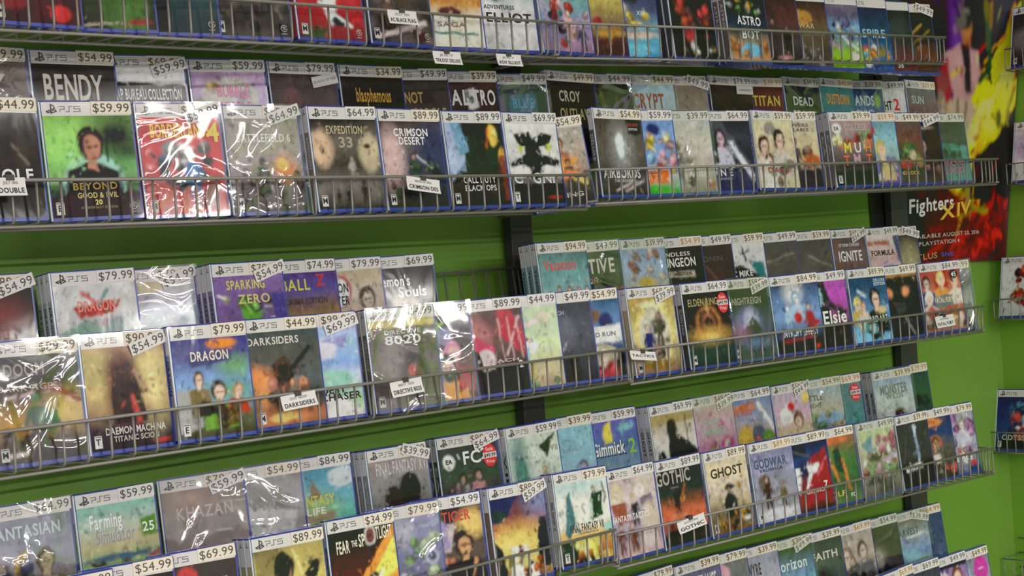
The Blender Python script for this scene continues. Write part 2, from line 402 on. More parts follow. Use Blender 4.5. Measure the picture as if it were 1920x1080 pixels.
ROWS['B1R'] = '''
1110|$49.99||black with cracked ivory lettering|g 332 322 221;t .45 .2 .15 bb9 CROY @.5;t .55 .44 .15 aa6 OUTLAW @.75;n .3 111 3
1180|$44.99|w|black with olive brushwork|g 332 332 221;l .4 .1 .5 .6 .06 773;l .7 .2 .5 .6 .04 663;n .4 111 3
1260|$44.99|w|icy blue with red title|g acd bcd 9bc;t .45 .24 .22 a22 CRYPT @.7;t .55 .48 .13 a22 CUSTODIAN @.8
1322|$49.99|d59|beige line drawing|g 987 a98 987;l .2 .5 .6 .4 .02 543;l .5 .3 .8 .6 .02 654;n .3 765 4
1405|$79.99|m:COMMANDOS|dark squad|g 432 221 222;S 5 4 .3 .3 .7 .6 .06 765,544;n .3 543 4
1463|$39.99|o|maroon with yellow title|g 632 733 622 433;t .6 .22 .16 cb4 TITAN @.7;n .3 422 3
1532|$34.99|w|black with blocky white title|g 333 222 332;t .5 .24 .14 ddd DEAD @.65;t .5 .46 .14 ddd SPACE @.75;n .3 555 3;e .5 .85 .1 .12 765
1596|$49.99|o|teal with orange lettering|g 488 599 598;t .5 .2 .17 e93 DUSTBORN @.75;e .4 .55 .06 .1 544;e .6 .55 .06 .1 955
1650|$39.99|w|azure with chunky white title|g 357 46a 58a 693;t .4 .2 .17 cde ISLANDS @.8;t .45 .42 .14 bce BOUND @.65;e .85 .2 .07 .12 9b5
1693|$49.99||plain white with red numeral|g ddd ddd ddd;t .4 .28 .16 222 LIGHT @.5;t .75 .26 .2 d22 2;t .5 .5 .08 222 TOWER;e .6 .8 .1 .12 665
1750|$59.99|o|grey and rose banner|g 777 866 755 755;t .35 .2 .14 abb SUN;t .5 .48 .12 cbb Confirmation @.8;e .5 .75 .5 .2 944
'''
ROWS['F1L'] = '''
67|$44.99||black with bronze rider|g 333 332 221 222;n .5 543 4;e .1 .38 .07 .14 b83;l .25 .3 .5 .4 .02 ba8;l .7 .3 .85 .5 .02 876;t .62 .6 .12 ddd WOLF @.62;t .35 .5 .06 bbb OF
246|$59.99||green moonlit portrait|g 7a4 9c6 7b6 7a6 343 332;e .8 .2 .28 .2 232 .2;e .9 .34 .1 .05 453 .1;e .5 .68 .36 .3 9cb;e .5 .7 .3 .26 9ca;e .1 .3 .25 .2 9d6 .3;b .5 .3 .14 332 b86 322;p 332 .25,.62 .45,.52 .6,.52 .78,.6 .85,.82 .2,.82;l .7 .15 .68 .45 .02 222;p 443 0,.8 1,.75 1,1 0,1;t .5 .7 .07 b94 BEYOND @.55;t .52 .79 .055 cb6 GOOD_&_EVIL @.5;t .52 .86 .05 ed6 20;t .52 .91 .025 985 ANNIVERSARY_EDITION @.45;U;RE
409|$59.99|d89 w|bright red cover with yellow title|g c33 d33 c44 c33;t .5 .14 .14 dc3 BORDERLANDS @.8;t .92 .16 .2 dc3 4;S 12 3 .15 .3 .85 .7 .08 555,999,568,dbb,333;p 334 .1,.35 .3,.5 .35,.75 .2,.6;f .62 .4 .06 47b dba 333;e .35 .35 .1 .1 888;p 944 .5,.95 .9,.6 .9,.95;RM
557|$64.99|d89 w|pale grey with fireball|g 998 aa9 a99 877 554;t .5 .21 .09 ddd BATTLEFIELD_6 @.8;e .75 .55 .14 .12 e83 .1;e .72 .5 .08 .07 fb5;f .45 .47 .05 555 655 433;f .2 .6 .05 544 655 433;f .9 .62 .05 544 655 433;S 12 5 .1 .7 .9 .9 .05 655,766;p 777 .05,.05 .15,.05 .1,.12;RM
703|$64.99|c1|smoky cream faces|g 443 776 554 887 443;e .14 .33 .16 .2 db9 .05;e .14 .35 .03 .04 543;e .85 .38 .16 .22 cb9 .05;e .82 .3 .05 .03 543;t .5 .12 .09 ba8 EXPEDITION @.6;t .5 .26 .12 a98 33 @.25;f .55 .45 .03 bba cba 887;f .3 .8 .02 443 654 332;f .45 .78 .02 332 654 332;f .7 .72 .03 443 654 332;n .3 332 3;RM
822|$89.99||dusky pink and blue battle|g 544 766 556 445 443;e .15 .45 .2 .35 caa .1;e .85 .3 .3 .3 446 .2;t .5 .13 .09 ddd CRIMSON @.62;t .5 .23 .09 ddd DESERT @.48;f .5 .42 .05 455 a87 333;S 12 6 .1 .5 .9 .85 .06 453,564,333,776;l .55 .4 .8 .55 .015 ccc;RM
938|$89.99||dark cover with blue light shafts|g 332 343 343 443 332;h2 0 .3 .6 9be;p abd 0,0 .22,0 .3,.45 .05,.7 0,.7;p 7ac .1,0 .25,0 .38,.35 .2,.4;e .82 .15 .08 .14 fb4;e .85 .12 .04 .06 fe8;e .95 .4 .06 .1 fa4;l .75 .05 .7 .3 .03 c62;n .4 221 4;t .5 .69 .08 ddd CALL_DUTY @.62;t .5 .79 .07 ccc BLACK_OPS @.6;p 843 .9,.4 1,.4 1,.95 .93,.95;RM
1041|$69.99||white with black ornate wings|g ddd ccc ccc bbb 443 332;p 333 .15,.12 .45,.1 .5,.2 .7,.1 .9,.14 .8,.26 .25,.28;e .48 .34 .15 .12 433;p 333 0,.5 .35,.38 .65,.38 1,.46 .9,.56 .6,.56 .55,.7 .4,.7 .35,.56 .1,.6;e .25 .32 .04 .05 bc4;e .78 .3 .05 .05 bc4;e .2 .6 .2 .08 ddd;e .8 .6 .2 .08 ddd;p 332 0,.76 1,.76 1,1 0,1;t .45 .68 .13 eee CYGNI @.85;e .8 .92 .12 .02 b43;RT
1098|$54.99|q4|tan cover with orange fire figures|g aa9 ba9 a98 654 433;e .3 .15 .12 .12 b76;b .55 .2 .07 a65 c96 543;e .4 .5 .35 .14 e94 .1;l 0 .3 .9 .72 .08 fc6;l .2 .7 .8 .4 .05 f93;f .65 .45 .05 654 b86 332;e .5 .6 .3 .06 f85;t .55 .86 .06 bbb RISING @.6;RM
'''
ROWS['F1R'] = '''
1199|$54.99||grey fog with white bird|g 554 665 665 555 443;e .5 .4 .2 .28 999 .2;e .48 .35 .09 .16 cdd;p 211 .66,0 .95,0 .97,.19 .7,.2;t .8 .07 .04 b43 DELUXE;t .8 .13 .03 ccc EDITION;t .45 .72 .13 ddd AIRBORDS @.85;t .5 .82 .04 bbb THE_BEGINNING @.5;l .3 .95 .7 .82 .02 dcc;l .5 .95 .9 .82 .02 dcc
1258|$59.99||baby blue cartoon party|g 79c 8ad 79c bbb 5b4;p a87 0,.0 .3,.1 .35,.5 0,.6;S 26 4 .05 .2 .95 .7 .07 c98,e9a,dc5,caa,8ac,dd9,c66;e .6 .12 .12 .08 447;p e73 .1,.7 .8,.68 .8,.86 .15,.88;t .45 .78 .1 f95 PARTY @.6;e .45 .95 .4 .06 5b4
1327|$39.99|w|off white with grey lancer|g bbb ccb cbb bba 998;l 0 .28 .25 .05 .02 655;f .3 .38 .06 776 776 554;l .3 .5 .45 .9 .04 ddc;S 6 3 .2 .5 .6 .9 .06 665,887,998;t .65 .75 .07 ddd ARISE @.4;e .9 .9 .1 .04 b76
1401|$64.99||dark swordswoman|g 334 445 334 446 336;p 556 .1,0 .4,0 1,.7 1,.9;p ccd .5,.3 .6,.3 1,.8 .95,.9;b .35 .26 .1 bbc cab 223;p 223 .15,.2 .25,.2 .28,.6 .12,.6;t .3 .74 .1 dde O_N_E @.5;t .35 .83 .03 aab THE_RETURN
1482|$59.99||cream anime chibi quartet|g cc9 dca cb9 dca cc9;e .4 .13 .15 .09 998;b .2 .38 .12 dcb dba 643;b .6 .3 .13 ccb dba 332;b .3 .62 .1 ddc dba 754;S 10 6 .1 .6 .9 .95 .08 ddc,876,dc9,7a7;t .5 .74 .08 b55 DAYS @.6
1527|$59.99|k|pale cover with brown huntress|g bb9 cb9 cb8 a98 544;t .5 .06 .05 655 2_COVERS @.7;t .5 .13 .05 655 AVAILABLE @.7;f .45 .32 .07 665 a87 543;S 8 6 .2 .3 .8 .6 .08 665,976;e .8 .6 .2 .1 b63;p 544 0,.75 1,.72 1,1 0,1
1630|$39.99|c2 k|collage of bright varsity letters|g a88 988 766 554 354;e .14 .12 .11 .08 ddd;t .14 .12 .06 444 EA;t .6 .1 .1 baa COLLEGE @.6;S 20 4 .05 .2 .95 .4 .06 c75,dd9,b44,7a6;t .35 .42 .16 dc4 M;t .6 .42 .16 dcc U;t .85 .42 .14 d83 H;t .3 .62 .16 d63 T;t .55 .6 .16 b9a M;t .85 .6 .15 d63 T;p 343 0,.78 1,.78 1,1 0,1;RE
1675|$59.99|o|sky blue with red flyer|g 79a 8bc 9bb 88a 659;e .3 .15 .16 .1 c53;e .3 .14 .07 .04 7a4;b .55 .45 .12 cb8 dba cb5;S 8 4 .2 .5 .9 .9 .08 ddc,88b,669,bac
1722|$49.99||brown dusk with gremlins|g 655 854 653 453 654;S 16 4 .1 .3 .9 .7 .08 563,785,6a5,a85;e .5 .7 .14 .08 d43;e .7 .55 .1 .08 cb9;t .5 .84 .06 ca5 SANDROCK @.7;n .3 432 3
1757|$44.99|d54|near black with gold mask|g 332 432 322 543;b .5 .4 .12 433 a87 322;e .5 .1 .3 .03 987;S 6 6 .1 .6 .9 .9 .06 754,322;t .5 .74 .06 b85 PRIME
1805|$74.99|w|slate with teal and pink neon|g 344 455 233 488 599;e .5 .45 .3 .08 498;S 12 4 .1 .4 .9 .7 .06 4a9,233;t .5 .7 .1 d58 NEON @.7;t .5 .82 .1 d58 BLOOD @.7;p 599 .8,.4 1,.4 1,.95 .85,.95
'''
ROWS['B2L'] = '''
60|$54.99|d89|black with red glow|g 332 322 222;e .65 .28 .2 .14 833 .2;t .65 .45 .06 a55 RED;t .2 .25 .07 bbb O
253|$79.99|c2 k|white cover with red dragon title|g ccc ccc bbb 9a9;e .5 .75 .5 .35 799 .1;p 8a9 0,.5 .35,.35 .6,.45 .3,1 0,1;e .75 .6 .2 .25 9aa;n .25 677 4;p b43 .2,.22 .8,.16 .72,.3 .28,.34;t .5 .22 .11 d87 DRAGON @.5;l .35 .08 .5 .2 .04 c66;l .65 .06 .52 .2 .04 799;t .55 .4 .08 b99 VII;e .35 .7 .07 .07 654
365|$54.99|d79 w|pale cover with silver serpents|g bbb 9ab 899 7a8;e .5 .2 .45 .06 99a;e .4 .06 .2 .06 cb8;e .6 .55 .1 .08 865;e .3 .6 .25 .15 698 .1;n .3 888 4
527|$54.99|d79 c3|violet with yellow and green figures|g 86a 759 869 a9b;t .45 .1 .1 cc5 SPARKING @.6;e .5 .4 .15 .14 6a4;S 20 5 .05 .2 .9 .9 .07 bab,8b6,758,ca6,657,ddc;p 549 .8,.2 1,.2 1,1 .9,1;t .55 .26 .1 cb7 ZERO @.5
628|$74.99||purple over mustard|g 648 659 865 a84 cb2 cb2;t .35 .14 .13 cc4 BALL @.5;t .75 .1 .14 c23 Z;t .5 .33 .07 543 DAIMA_EDITION @.7;p 432 .2,.95 .25,.5 .4,.65 .5,.5 .5,.95
714|$79.99||cream cover with crescent emblem|g ba8 cba b97 a87;e .3 .24 .24 .2 b44;e .28 .25 .22 .18 ddd;t .3 .2 .11 222 DEMON @.4;t .3 .35 .11 222 SLAYER @.4;p b93 .05,.48 .5,.5 .5,.6 .05,.58;b .75 .35 .11 ca8 cba 654;S 8 5 .1 .6 .9 .9 .07 d95,dba,654
812|$69.99||black with pale armoured knight|g 333 222 222;e .5 .55 .28 .2 ba9 .05;e .5 .5 .12 .1 cba;p ba9 .2,.6 .8,.6 .9,1 .2,1;n .3 444 4;t .32 .16 .13 ddd Demon's @.62;t .62 .3 .13 ddd Souls @.5
'''
ROWS['B2R'] = '''
1098|$94.99|c2|teal beach with pink script|g 688 7aa 8bb 6aa 599;t .42 .16 .14 d55 Vacation @.72;t .65 .28 .07 7bb DAYS @.35;f .15 .55 .05 cb9 dba 854;f .35 .5 .05 688 dba 543;f .55 .5 .05 d95 dba 654;f .75 .52 .05 cac dba a76;f .92 .5 .05 88b dba 558
1160|$49.99|w|charcoal with bold cream title|g 333 332 433 543;t .45 .2 .2 ccb ACTIVE @.95;t .3 .4 .07 b87 EDITION;p a54 .5,.55 1,.5 1,1 .6,1;S 6 5 .1 .5 .5 .9 .06 665,998
1243|$39.99|w|light blue with flying imps|g 9ac abd cb8 dc7;S 18 4 .1 .05 .95 .6 .06 c76,caa,b65,dcb;e .5 .5 .2 .1 db5;t .35 .62 .16 433 DEKO @.65
1314|$54.99|o k|dark dungeon with candle flame|g 332 221 321;t .45 .1 .06 ccb ENDLESS @.65;t .45 .22 .13 ddc DUNGEON @.85;p bb9 .1,.34 .8,.36 .8,.44 .1,.42;t .45 .39 .05 443 DAY_ONE_EDITION @.6;e .45 .78 .06 .09 fe7;e .45 .8 .16 .16 652 .3;e .45 .78 .05 .08 fe8
1370|$49.99||maroon black|g 433 332 322;t .5 .2 .08 655 RONIN @.6;e .5 .5 .3 .15 533 .2;l .4 .3 .6 .5 .02 854
1430|$59.99||white peak over black hills|g ccc ccc ccc 333 566;p 333 0,.4 .4,.32 1,.55 1,.7 0,.7;l .5 .05 .55 .25 .04 222;l .45 .15 .65 .12 .03 222;t .35 .45 .09 ddd EPIC_MIKE @.7;p 388 .6,.25 .95,.3 1,.75;e .6 .75 .4 .12 bbb
1492|$49.99||grey storm with lone silhouette|g 555 665 666 554;f .4 .6 .05 222 222 222;l .2 .3 .9 .2 .02 998;n .3 443 3
1555|$59.99||grey storm with crouching figure|g 555 665 666 554;e .4 .72 .1 .1 222;p 222 .2,.9 .35,.65 .55,.7 .7,.9;l .4 .25 .95 .45 .02 998;n .3 443 3
1617|$54.99|d59|smoky rust with ruled lettering|g 655 766 754 855;t .5 .12 .05 ccc STORM_CHASER @.7;t .5 .3 .17 ddd IGNITE @.8;f .5 .5 .05 744 744 544;n .3 a54 4
1682|$49.99||white and lilac race car|g dcc caa cbc 88a;p b76 0,.08 .7,.08 .7,.16 0,.16;t .45 .28 .09 333 FORMULA @.8;p 88a .4,.5 .7,.5 1,1 .6,1;p 668 .8,0 1,0 1,.6;e .3 .75 .2 .15 ccd
1718|$49.99|d59|olive haze|g 554 775 997 664;e .7 .5 .25 .3 aa7 .2;t .4 .8 .1 cc9 CALYPSO @.6
'''
ROWS['F2L'] = '''
143|$89.99|w|brown battlefield warrior|g 443 443 543 764 543 443;e .2 .65 .25 .12 c93 .2;e .85 .55 .25 .15 db6 .2;t .38 .13 .12 998 DOOM @.5;t .4 .3 .06 a98 DARK_AGES @.75;f .48 .4 .07 565 686 543;e .6 .62 .14 .12 575;l .15 .38 .45 .35 .03 caa;l .6 .3 .98 .45 .05 933;S 16 6 .05 .7 .95 .95 .06 654,876,543;p ccb .1,.9 .35,.88 .35,.92 .1,.94;RM
303|$54.99|d90|amber smoke with dark mech|g a74 ba6 c96 965 544 443;e .15 .3 .2 .3 cb7 .2;e .85 .4 .18 .3 dc8 .2;e .45 .35 .2 .35 743 .1;p 543 .35,.2 .55,.15 .68,.45 .7,.75 .3,.75 .3,.5;l .6 .25 .78 .48 .05 b97;l .55 .5 .6 .75 .05 c54;n .3 643 3;t .55 .82 .07 ccb DAEMON_MACHINA @.8;t .55 .9 .055 bba TITANIC_SCION @.6;e .85 .95 .1 .02 c43;RT
460|$79.99|c1|sky islands with adventurers|g 448 669 79c 8ac 675 554;p aaa 0,.5 .35,.52 .3,.9 0,.95;e .8 .3 .2 .1 7a7 .1;e .7 .55 .3 .08 6a8 .1;p 558 .15,.14 .8,.08 .75,.24 .25,.3;t .48 .18 .1 dcb DRAGON @.55;e .65 .06 .2 .05 e83;b .3 .42 .06 875 dba 543;b .55 .56 .09 7a4 dba 543;b .8 .55 .06 b43 dba b84;S 10 5 .2 .7 .9 .9 .07 764,875,543;RE
592|$44.99||grey cover with horned horse rider|g 555 665 666 554 543;t .35 .1 .08 ccb DARKSIDERS @.8;p 322 .3,.35 .5,.28 .6,.5 .4,.65 .25,.5;e .45 .4 .13 .12 643;e .45 .42 .08 .08 333;l .6 .4 .85 .2 .06 433;f .65 .45 .05 887 766 533;e .1 .5 .16 .12 e84 .1;e .15 .68 .12 .12 f95 .1;S 14 5 .1 .55 .9 .8 .06 776,543,b76,c86;e .5 .92 .45 .08 e85 .1;e .4 .92 .2 .05 fb6;RM
665|$69.99|d99|airy blue winged girl|g abd 9bd 8ad bcd 9c9 dcd;e .5 .25 .2 .12 cce;b .3 .35 .13 dcc edc 457;p 99c .5,.15 .9,.1 .8,.25;e .55 .6 .35 .12 9cb;e .3 .55 .2 .1 ebc;t .55 .7 .08 332 QUEST @.5;t .7 .78 .08 332 CHASER @.6;p ddd .2,.8 .8,.78 .9,1 .2,1
812|$64.99|c1 w|silvery brown hooded astronaut|g 776 665 776 665 776;p cb6 0,.0 1,.0 1,.08 0,.08;t .5 .14 .05 ccb DIRECTIVE @.6;t .5 .23 .1 ddd 8020 @.6;e .6 .65 .22 .28 433 .05;e .62 .68 .14 .18 754;e .58 .64 .06 .12 c43;e .3 .5 .1 .3 998 .2;RM
877|$89.99|w|crowded rainbow group|g 544 655 765 965 543;e .35 .12 .2 .1 9b9;l .1 .25 .6 .1 .04 ab5;e .6 .25 .12 .1 99b;t .3 .4 .16 dc5 2;e .3 .4 .18 .1 c64 .05;b .7 .45 .11 b55 dba d8a;b .6 .62 .12 d93 dba 344;S 16 5 .1 .55 .9 .95 .08 c54,d95,c33,dcb,485,ca3
975|$89.99||crimson lines on dusky profile|g 644 855 755 433 433;p b34 .6,0 .8,0 1,.3 1,.6 .6,.3;e .2 .3 .25 .2 b77 .1;p c46 .1,.25 .5,.45 .45,.65 .2,.5;e .35 .6 .14 .14 cbb;p 322 .0,.35 .25,.5 .3,.7 0,.7;l .6 .1 .65 .6 .01 dbb;l .75 .1 .8 .6 .01 dbb;l .9 .1 .95 .6 .01 dbb;l .7 .55 .95 .1 .03 caa;t .6 .62 .04 caa BEACH @.6;t .9 .68 .09 ddd 2;p 433 0,.72 1,.7 1,1 0,1
1041|$44.99||mint green cartoon|g bca bca cda cc9 ba8;e .12 .16 .12 .1 333;l .1 .3 .85 .12 .06 dcc;e .75 .13 .12 .07 cca;e .35 .45 .14 .1 b54;e .5 .5 .14 .08 ddd;e .35 .6 .12 .1 9cc;t .3 .75 .1 cb3 ILLUSION @.5;t .3 .85 .1 cb3 ISLAND @.5;S 8 5 .1 .88 .9 .97 .06 c98,9b8,88a
1104|$49.99||slate blue night|g 445 556 556 445 334;t .3 .12 .05 aab THE_WITCH @.5;e .5 .35 .2 .2 667 .1;l .1 .5 .3 .45 .04 997;b .3 .6 .12 535 a98 433;l .25 .85 .5 .5 .02 bab;p 323 .1,.75 .7,.7 .7,1 .1,1
1156|$54.99||blue wings with white publisher band|g 468 68b 57a 444 433;e .45 .2 .25 .1 865;e .75 .28 .12 .12 347;p ddd .1,.36 1,.33 1,.55 .1,.57;t .55 .45 .06 777 LIMITED_RUN @.75;e .65 .72 .24 .14 bb9;b .65 .72 .1 b45 dcb aa8;S 6 5 .2 .85 .9 .95 .07 ddd,d56,433;RT
'''
ROWS['F2R'] = '''
1260|$39.99|d69 c1|gold ring ornate|g b95 ba6 cb8 ba7 976;e .5 .48 .42 .44 dc7;e .5 .5 .35 .38 cca;e .5 .1 .3 .04 eda;S 14 5 .25 .3 .75 .85 .08 dcb,a97,bba,876;f .35 .4 .06 447 cba 976;f .6 .25 .06 664 a87 543;e .5 .68 .1 .04 c86;e .5 .9 .4 .06 973;RM
1362|$64.99|c1 sale|black with burning amber ring|g 322 332 332 343 332;t .42 .13 .1 a96 ELDEN_RING @.72;e .5 .42 .27 .24 b73 .05;e .5 .42 .22 .19 432;l .5 .1 .52 .5 .03 ca6;e .5 .4 .14 .12 a64 .05;e .5 .42 .1 .08 332;e .52 .6 .26 .07 fa4 .15;e .52 .64 .12 .04 fc6 .1;e .4 .85 .3 .08 354 .2;RM
1435|$39.99|d59 w|violet burst with dark helm|g 333 334 447 446 335;t .45 .18 .1 aa9 NIGHTREIGN @.8;e .45 .5 .3 .2 77b .1;e .5 .45 .15 .14 bbd .1;p 224 .3,.6 .55,.4 .75,.6 .7,.85 .4,.85;e .2 .62 .1 .05 b69 .2;e .55 .78 .2 .05 68c .1;RM
1530|$84.99||frosty blue duel with red cape|g 457 68b 79c 457 322;e .45 .12 .16 .14 def .15;b .5 .2 .08 9bd cde 79b;l .2 .3 .35 .65 .04 346;f .3 .35 .05 9bd dde 88a;f .75 .35 .06 a33 dba 543;p b33 .65,.45 1,.6 .8,.65;e .5 .5 .08 .08 b33;p 322 0,.82 1,.8 1,1 0,1;t .5 .72 .1 ddd ENTROPY_EFFECT @.85;p b33 .15,.81 .85,.79 .85,.82 .15,.84;e .85 .95 .05 .03 d44
1582|$49.99|k|magenta with inky title|g a4a b4b 847 433 533;p 333 .2,.0 .5,.0 .6,.3 1,.5 .8,.55 .4,.3;b .35 .22 .1 333 9cc 222;t .66 .55 .2 eee Elsie @.62;p 322 0,.68 1,.66 1,1 0,1;S 6 4 .2 .75 .9 .95 .05 643,533;e .15 .8 .08 .06 79a
1657|$89.99||ocean blue anime trio|g 357 468 58b 6ad 7bd;t .82 .06 .05 bcd DELUXE @.35;t .82 .12 .05 bcd EDITION @.35;l .2 .2 .4 .3 .05 bcd;b .65 .35 .13 343 dba 222;b .15 .4 .08 ca5 dba dc5;b .3 .45 .06 dba dba b85;e .8 .52 .12 .06 cb8;t .5 .66 .1 bde SKYWARD_ART @.92;S 10 5 .15 .75 .85 .95 .07 344,cba,9de
1716|$69.99||black mask with amber lenses|g 332 222 222 333 222;p b84 0,0 1,0 1,.04 0,.04;e .45 .32 .42 .28 333 .03;e .45 .3 .36 .24 222;e .2 .3 .13 .1 654;e .2 .3 .09 .07 d85;e .65 .28 .14 .1 654;e .65 .28 .1 .07 d85;p 444 .3,.45 .6,.45 .6,.6 .35,.62;l .38 .5 .56 .5 .015 222;l .55 .7 .75 .95 .05 888;t .9 .08 .05 998 M
1796|$84.99||orange fighter panels|g b54 c75 b64 a76;e .5 .13 .12 .12 dc7;p b33 .35,0 .65,0 .7,.4 .35,.4;b .5 .15 .1 d94 dba dc7;b .12 .2 .09 558 dba 334;b .85 .2 .09 dcb dba db8;e .85 .08 .1 .08 322;t .85 .08 .08 ddd 45;b .15 .45 .1 ccb dba ddd;p 888 .3,.42 .75,.4 .75,.6 .3,.62;t .52 .49 .09 dca FATAL_FURY @.5;S 12 5 .05 .65 .95 .95 .08 dc8,c54,876,48c,dba
1815|$89.99|w k|silver grey|g 999 888 aaa 777;n .6 555 3;S 8 3 0 .1 1 .9 .1 bbb,666,999
'''
ROWS['B3L'] = '''
132|$64.99|w|pale blue group with faded title|g 889 99a 887 776;t .45 .13 .12 bcc FANTASIAN @.9;p b94 .3,.35 .45,.3 .4,.6 .25,.65;b .65 .45 .1 775 ba8 654;e .2 .7 .15 .1 665;S 16 5 .1 .4 .9 .95 .07 876,665,baa,557
290|$59.99||sunny farm|g 8ba aba bb8 8a7 774 684;t .35 .17 .15 999 Farming @.45;t .45 .32 .15 999 Simulator @.55;t .345 .165 .15 ddd Farming @.45;t .445 .315 .15 ddd Simulator @.55;p 693 .78,.2 .98,.17 .98,.37 .78,.4;t .88 .29 .1 eee 25;e .2 .6 .1 .06 554;f .55 .5 .03 665 cba 543;p a65 .85,.55 1,.53 1,.62 .85,.64;e .5 .72 .6 .1 794;e .6 .85 .4 .05 c8a;e .5 .55 .5 .03 578;l .75 .1 .8 .16 .02 333
457|$59.99|d79 w|misty grey with thin lettering|g 887 998 988 998;t .5 .25 .13 baa KHAZAN @.75;e .4 .12 .2 .1 b98 .2;n .3 665 3
563|$54.99|w|bare silver film|g 999 aaa bbb 999;n .6 776 3;p bbb .2,.3 .9,.4 .8,.8 .1,.7
657|$84.99||turquoise floating island|g 59a 6ab 6ba 6a9 695;e .4 .5 .28 .2 9b7 .2;p 886 .35,.35 .45,.1 .55,.35;t .45 .36 .12 cc4 FANTASY @.6;t .45 .48 .08 ddc LIFE @.3;p 997 .2,.52 .7,.5 .7,.6 .2,.62;e .85 .12 .2 .12 bcc;S 12 4 .1 .65 .9 .95 .06 793,a94,5a9,b76
800|$39.99|d59 c2|grey cover with two shadowed heads|g 988 888 776 877;t .55 .1 .15 bbb FINAL_FANTASY_XVI @.95;e .65 .4 .18 .22 333;e .35 .5 .16 .2 433;e .4 .75 .16 .12 a64 .1;p 433 .2,.6 .85,.55 .9,1 .2,1
930|$64.99|d89 c1 sale|football players|g 444 454 544 554;e .16 .17 .1 .09 ddd;t .16 .17 .06 333 EA;t .55 .15 .16 ddd FC @.35;t .82 .13 .14 ddd 26 @.25;f .35 .4 .07 999 a87 332;f .62 .38 .07 b88 a87 332;S 10 5 .1 .5 .9 .95 .06 776,544,988
'''
ROWS['B3R'] = '''
1044|$59.99|c2|white mist swordsman with green trim|g bcb cdc cdc bcb;e .2 .35 .16 .35 688 .15;p 698 .1,.35 .3,.3 .45,.9 .1,.95;f .65 .45 .06 453 cba cb6;l .55 .85 .75 .4 .07 aba;p 565 .6,.15 .95,0 .75,.3;t .9 .2 .08 998 VII
1109|$39.99||powder blue haze|g 8bc 8bc 9bc 899;t .55 .3 .05 89a JOURNEY @.5;e .1 .5 .15 .3 678;f .4 .7 .06 baa caa 655;f .75 .55 .09 889 aab 668
1190|$59.99||cobalt cartoon with green imp|g 66b 57a 79a 69b;p dc5 .35,.05 .5,.0 .5,.3 .35,.3;t .42 .38 .2 222 Gimmick @.72;t .41 .37 .18 ddd Gimmick @.7;t .88 .38 .2 8b4 2;e .55 .8 .22 .16 8b4;e .48 .76 .07 .06 ddd;e .62 .76 .07 .06 ddd;e .8 .1 .15 .06 7bb
1298|$69.99|c2|black archer on cream|g a97 ccb ccc bbb;p a96 0,0 1,0 1,.12 0,.16;e .45 .22 .12 .14 333;p 222 .35,.3 .6,.3 1,.55 1,.9 .3,1;l .8 .05 .8 .5 .02 433;e .15 .6 .1 .12 222;t .52 .72 .12 ccb GHOST @.8
1372|$39.99|d49 w|pink with doll faces|g caa c9b c8a b8a;t .4 .25 .1 9ba CARE @.5;t .45 .38 .1 9ba FAIRIES @.6;e .35 .75 .2 .15 b85;e .35 .78 .13 .1 cba;e .75 .6 .16 .13 c58;e .75 .6 .08 .06 bbb;S 8 3 .1 .1 .9 .9 .05 d9b,c69
1443|$64.99||space shuttle with parrots|g 78a 99a c87 577;p c74 0,.1 .6,.05 .6,.15 0,.2;t .35 .2 .08 c54 BLAST @.5;l .7 .1 1 .5 .08 ccc;e .35 .6 .18 .22 ca4;e .65 .55 .16 .16 667;e .85 .65 .15 .16 694;l .6 .6 1 .95 .06 c65
1514|$44.99|d54|pastel plush friends|g bab cab cb8 9a9;e .3 .35 .2 .14 ddd;e .45 .22 .1 .06 c44;e .62 .42 .14 .14 865;e .62 .46 .09 .08 dba;e .9 .1 .1 .08 ec6;p 79b 0,.75 1,.7 1,1 0,1;t .5 .7 .08 c45 HELLO_ISLAND @.8;t .5 .82 .07 7a8 ADVENTURE @.7
1575|$54.99|w|tan canyon under blue sky|g 9ab bba ba8 998;t .3 .15 .09 654 LITTLE @.5;t .3 .27 .07 765 NIGHT @.4;e .6 .5 .4 .1 8ac;S 12 5 .1 .4 .9 .9 .07 ba8,986,8a7
1612|$69.99|o sale|sea green swimmer|g 688 588 599 488;e .3 .15 .2 .1 997;f .4 .55 .07 955 cba 643;l .8 .5 .85 .85 .05 375
1707|$39.99|c2 w|silver blue hunter|g 9ac bcc ccc 9a9;t .5 .18 .16 777 MONSTER @.8;t .5 .3 .08 887 WILDS @.5;e .6 .62 .16 .12 655;p 655 .45,.75 .75,.72 .85,1 .4,1;l .05 .5 .5 .9 .02 776
1738|$39.99|o|green and black collage|g 354 364 353 465;S 12 4 .1 .1 .9 .9 .09 495,243,363,697;t .3 .3 .09 ccc XO;t .3 .45 .09 ccc MAN
'''
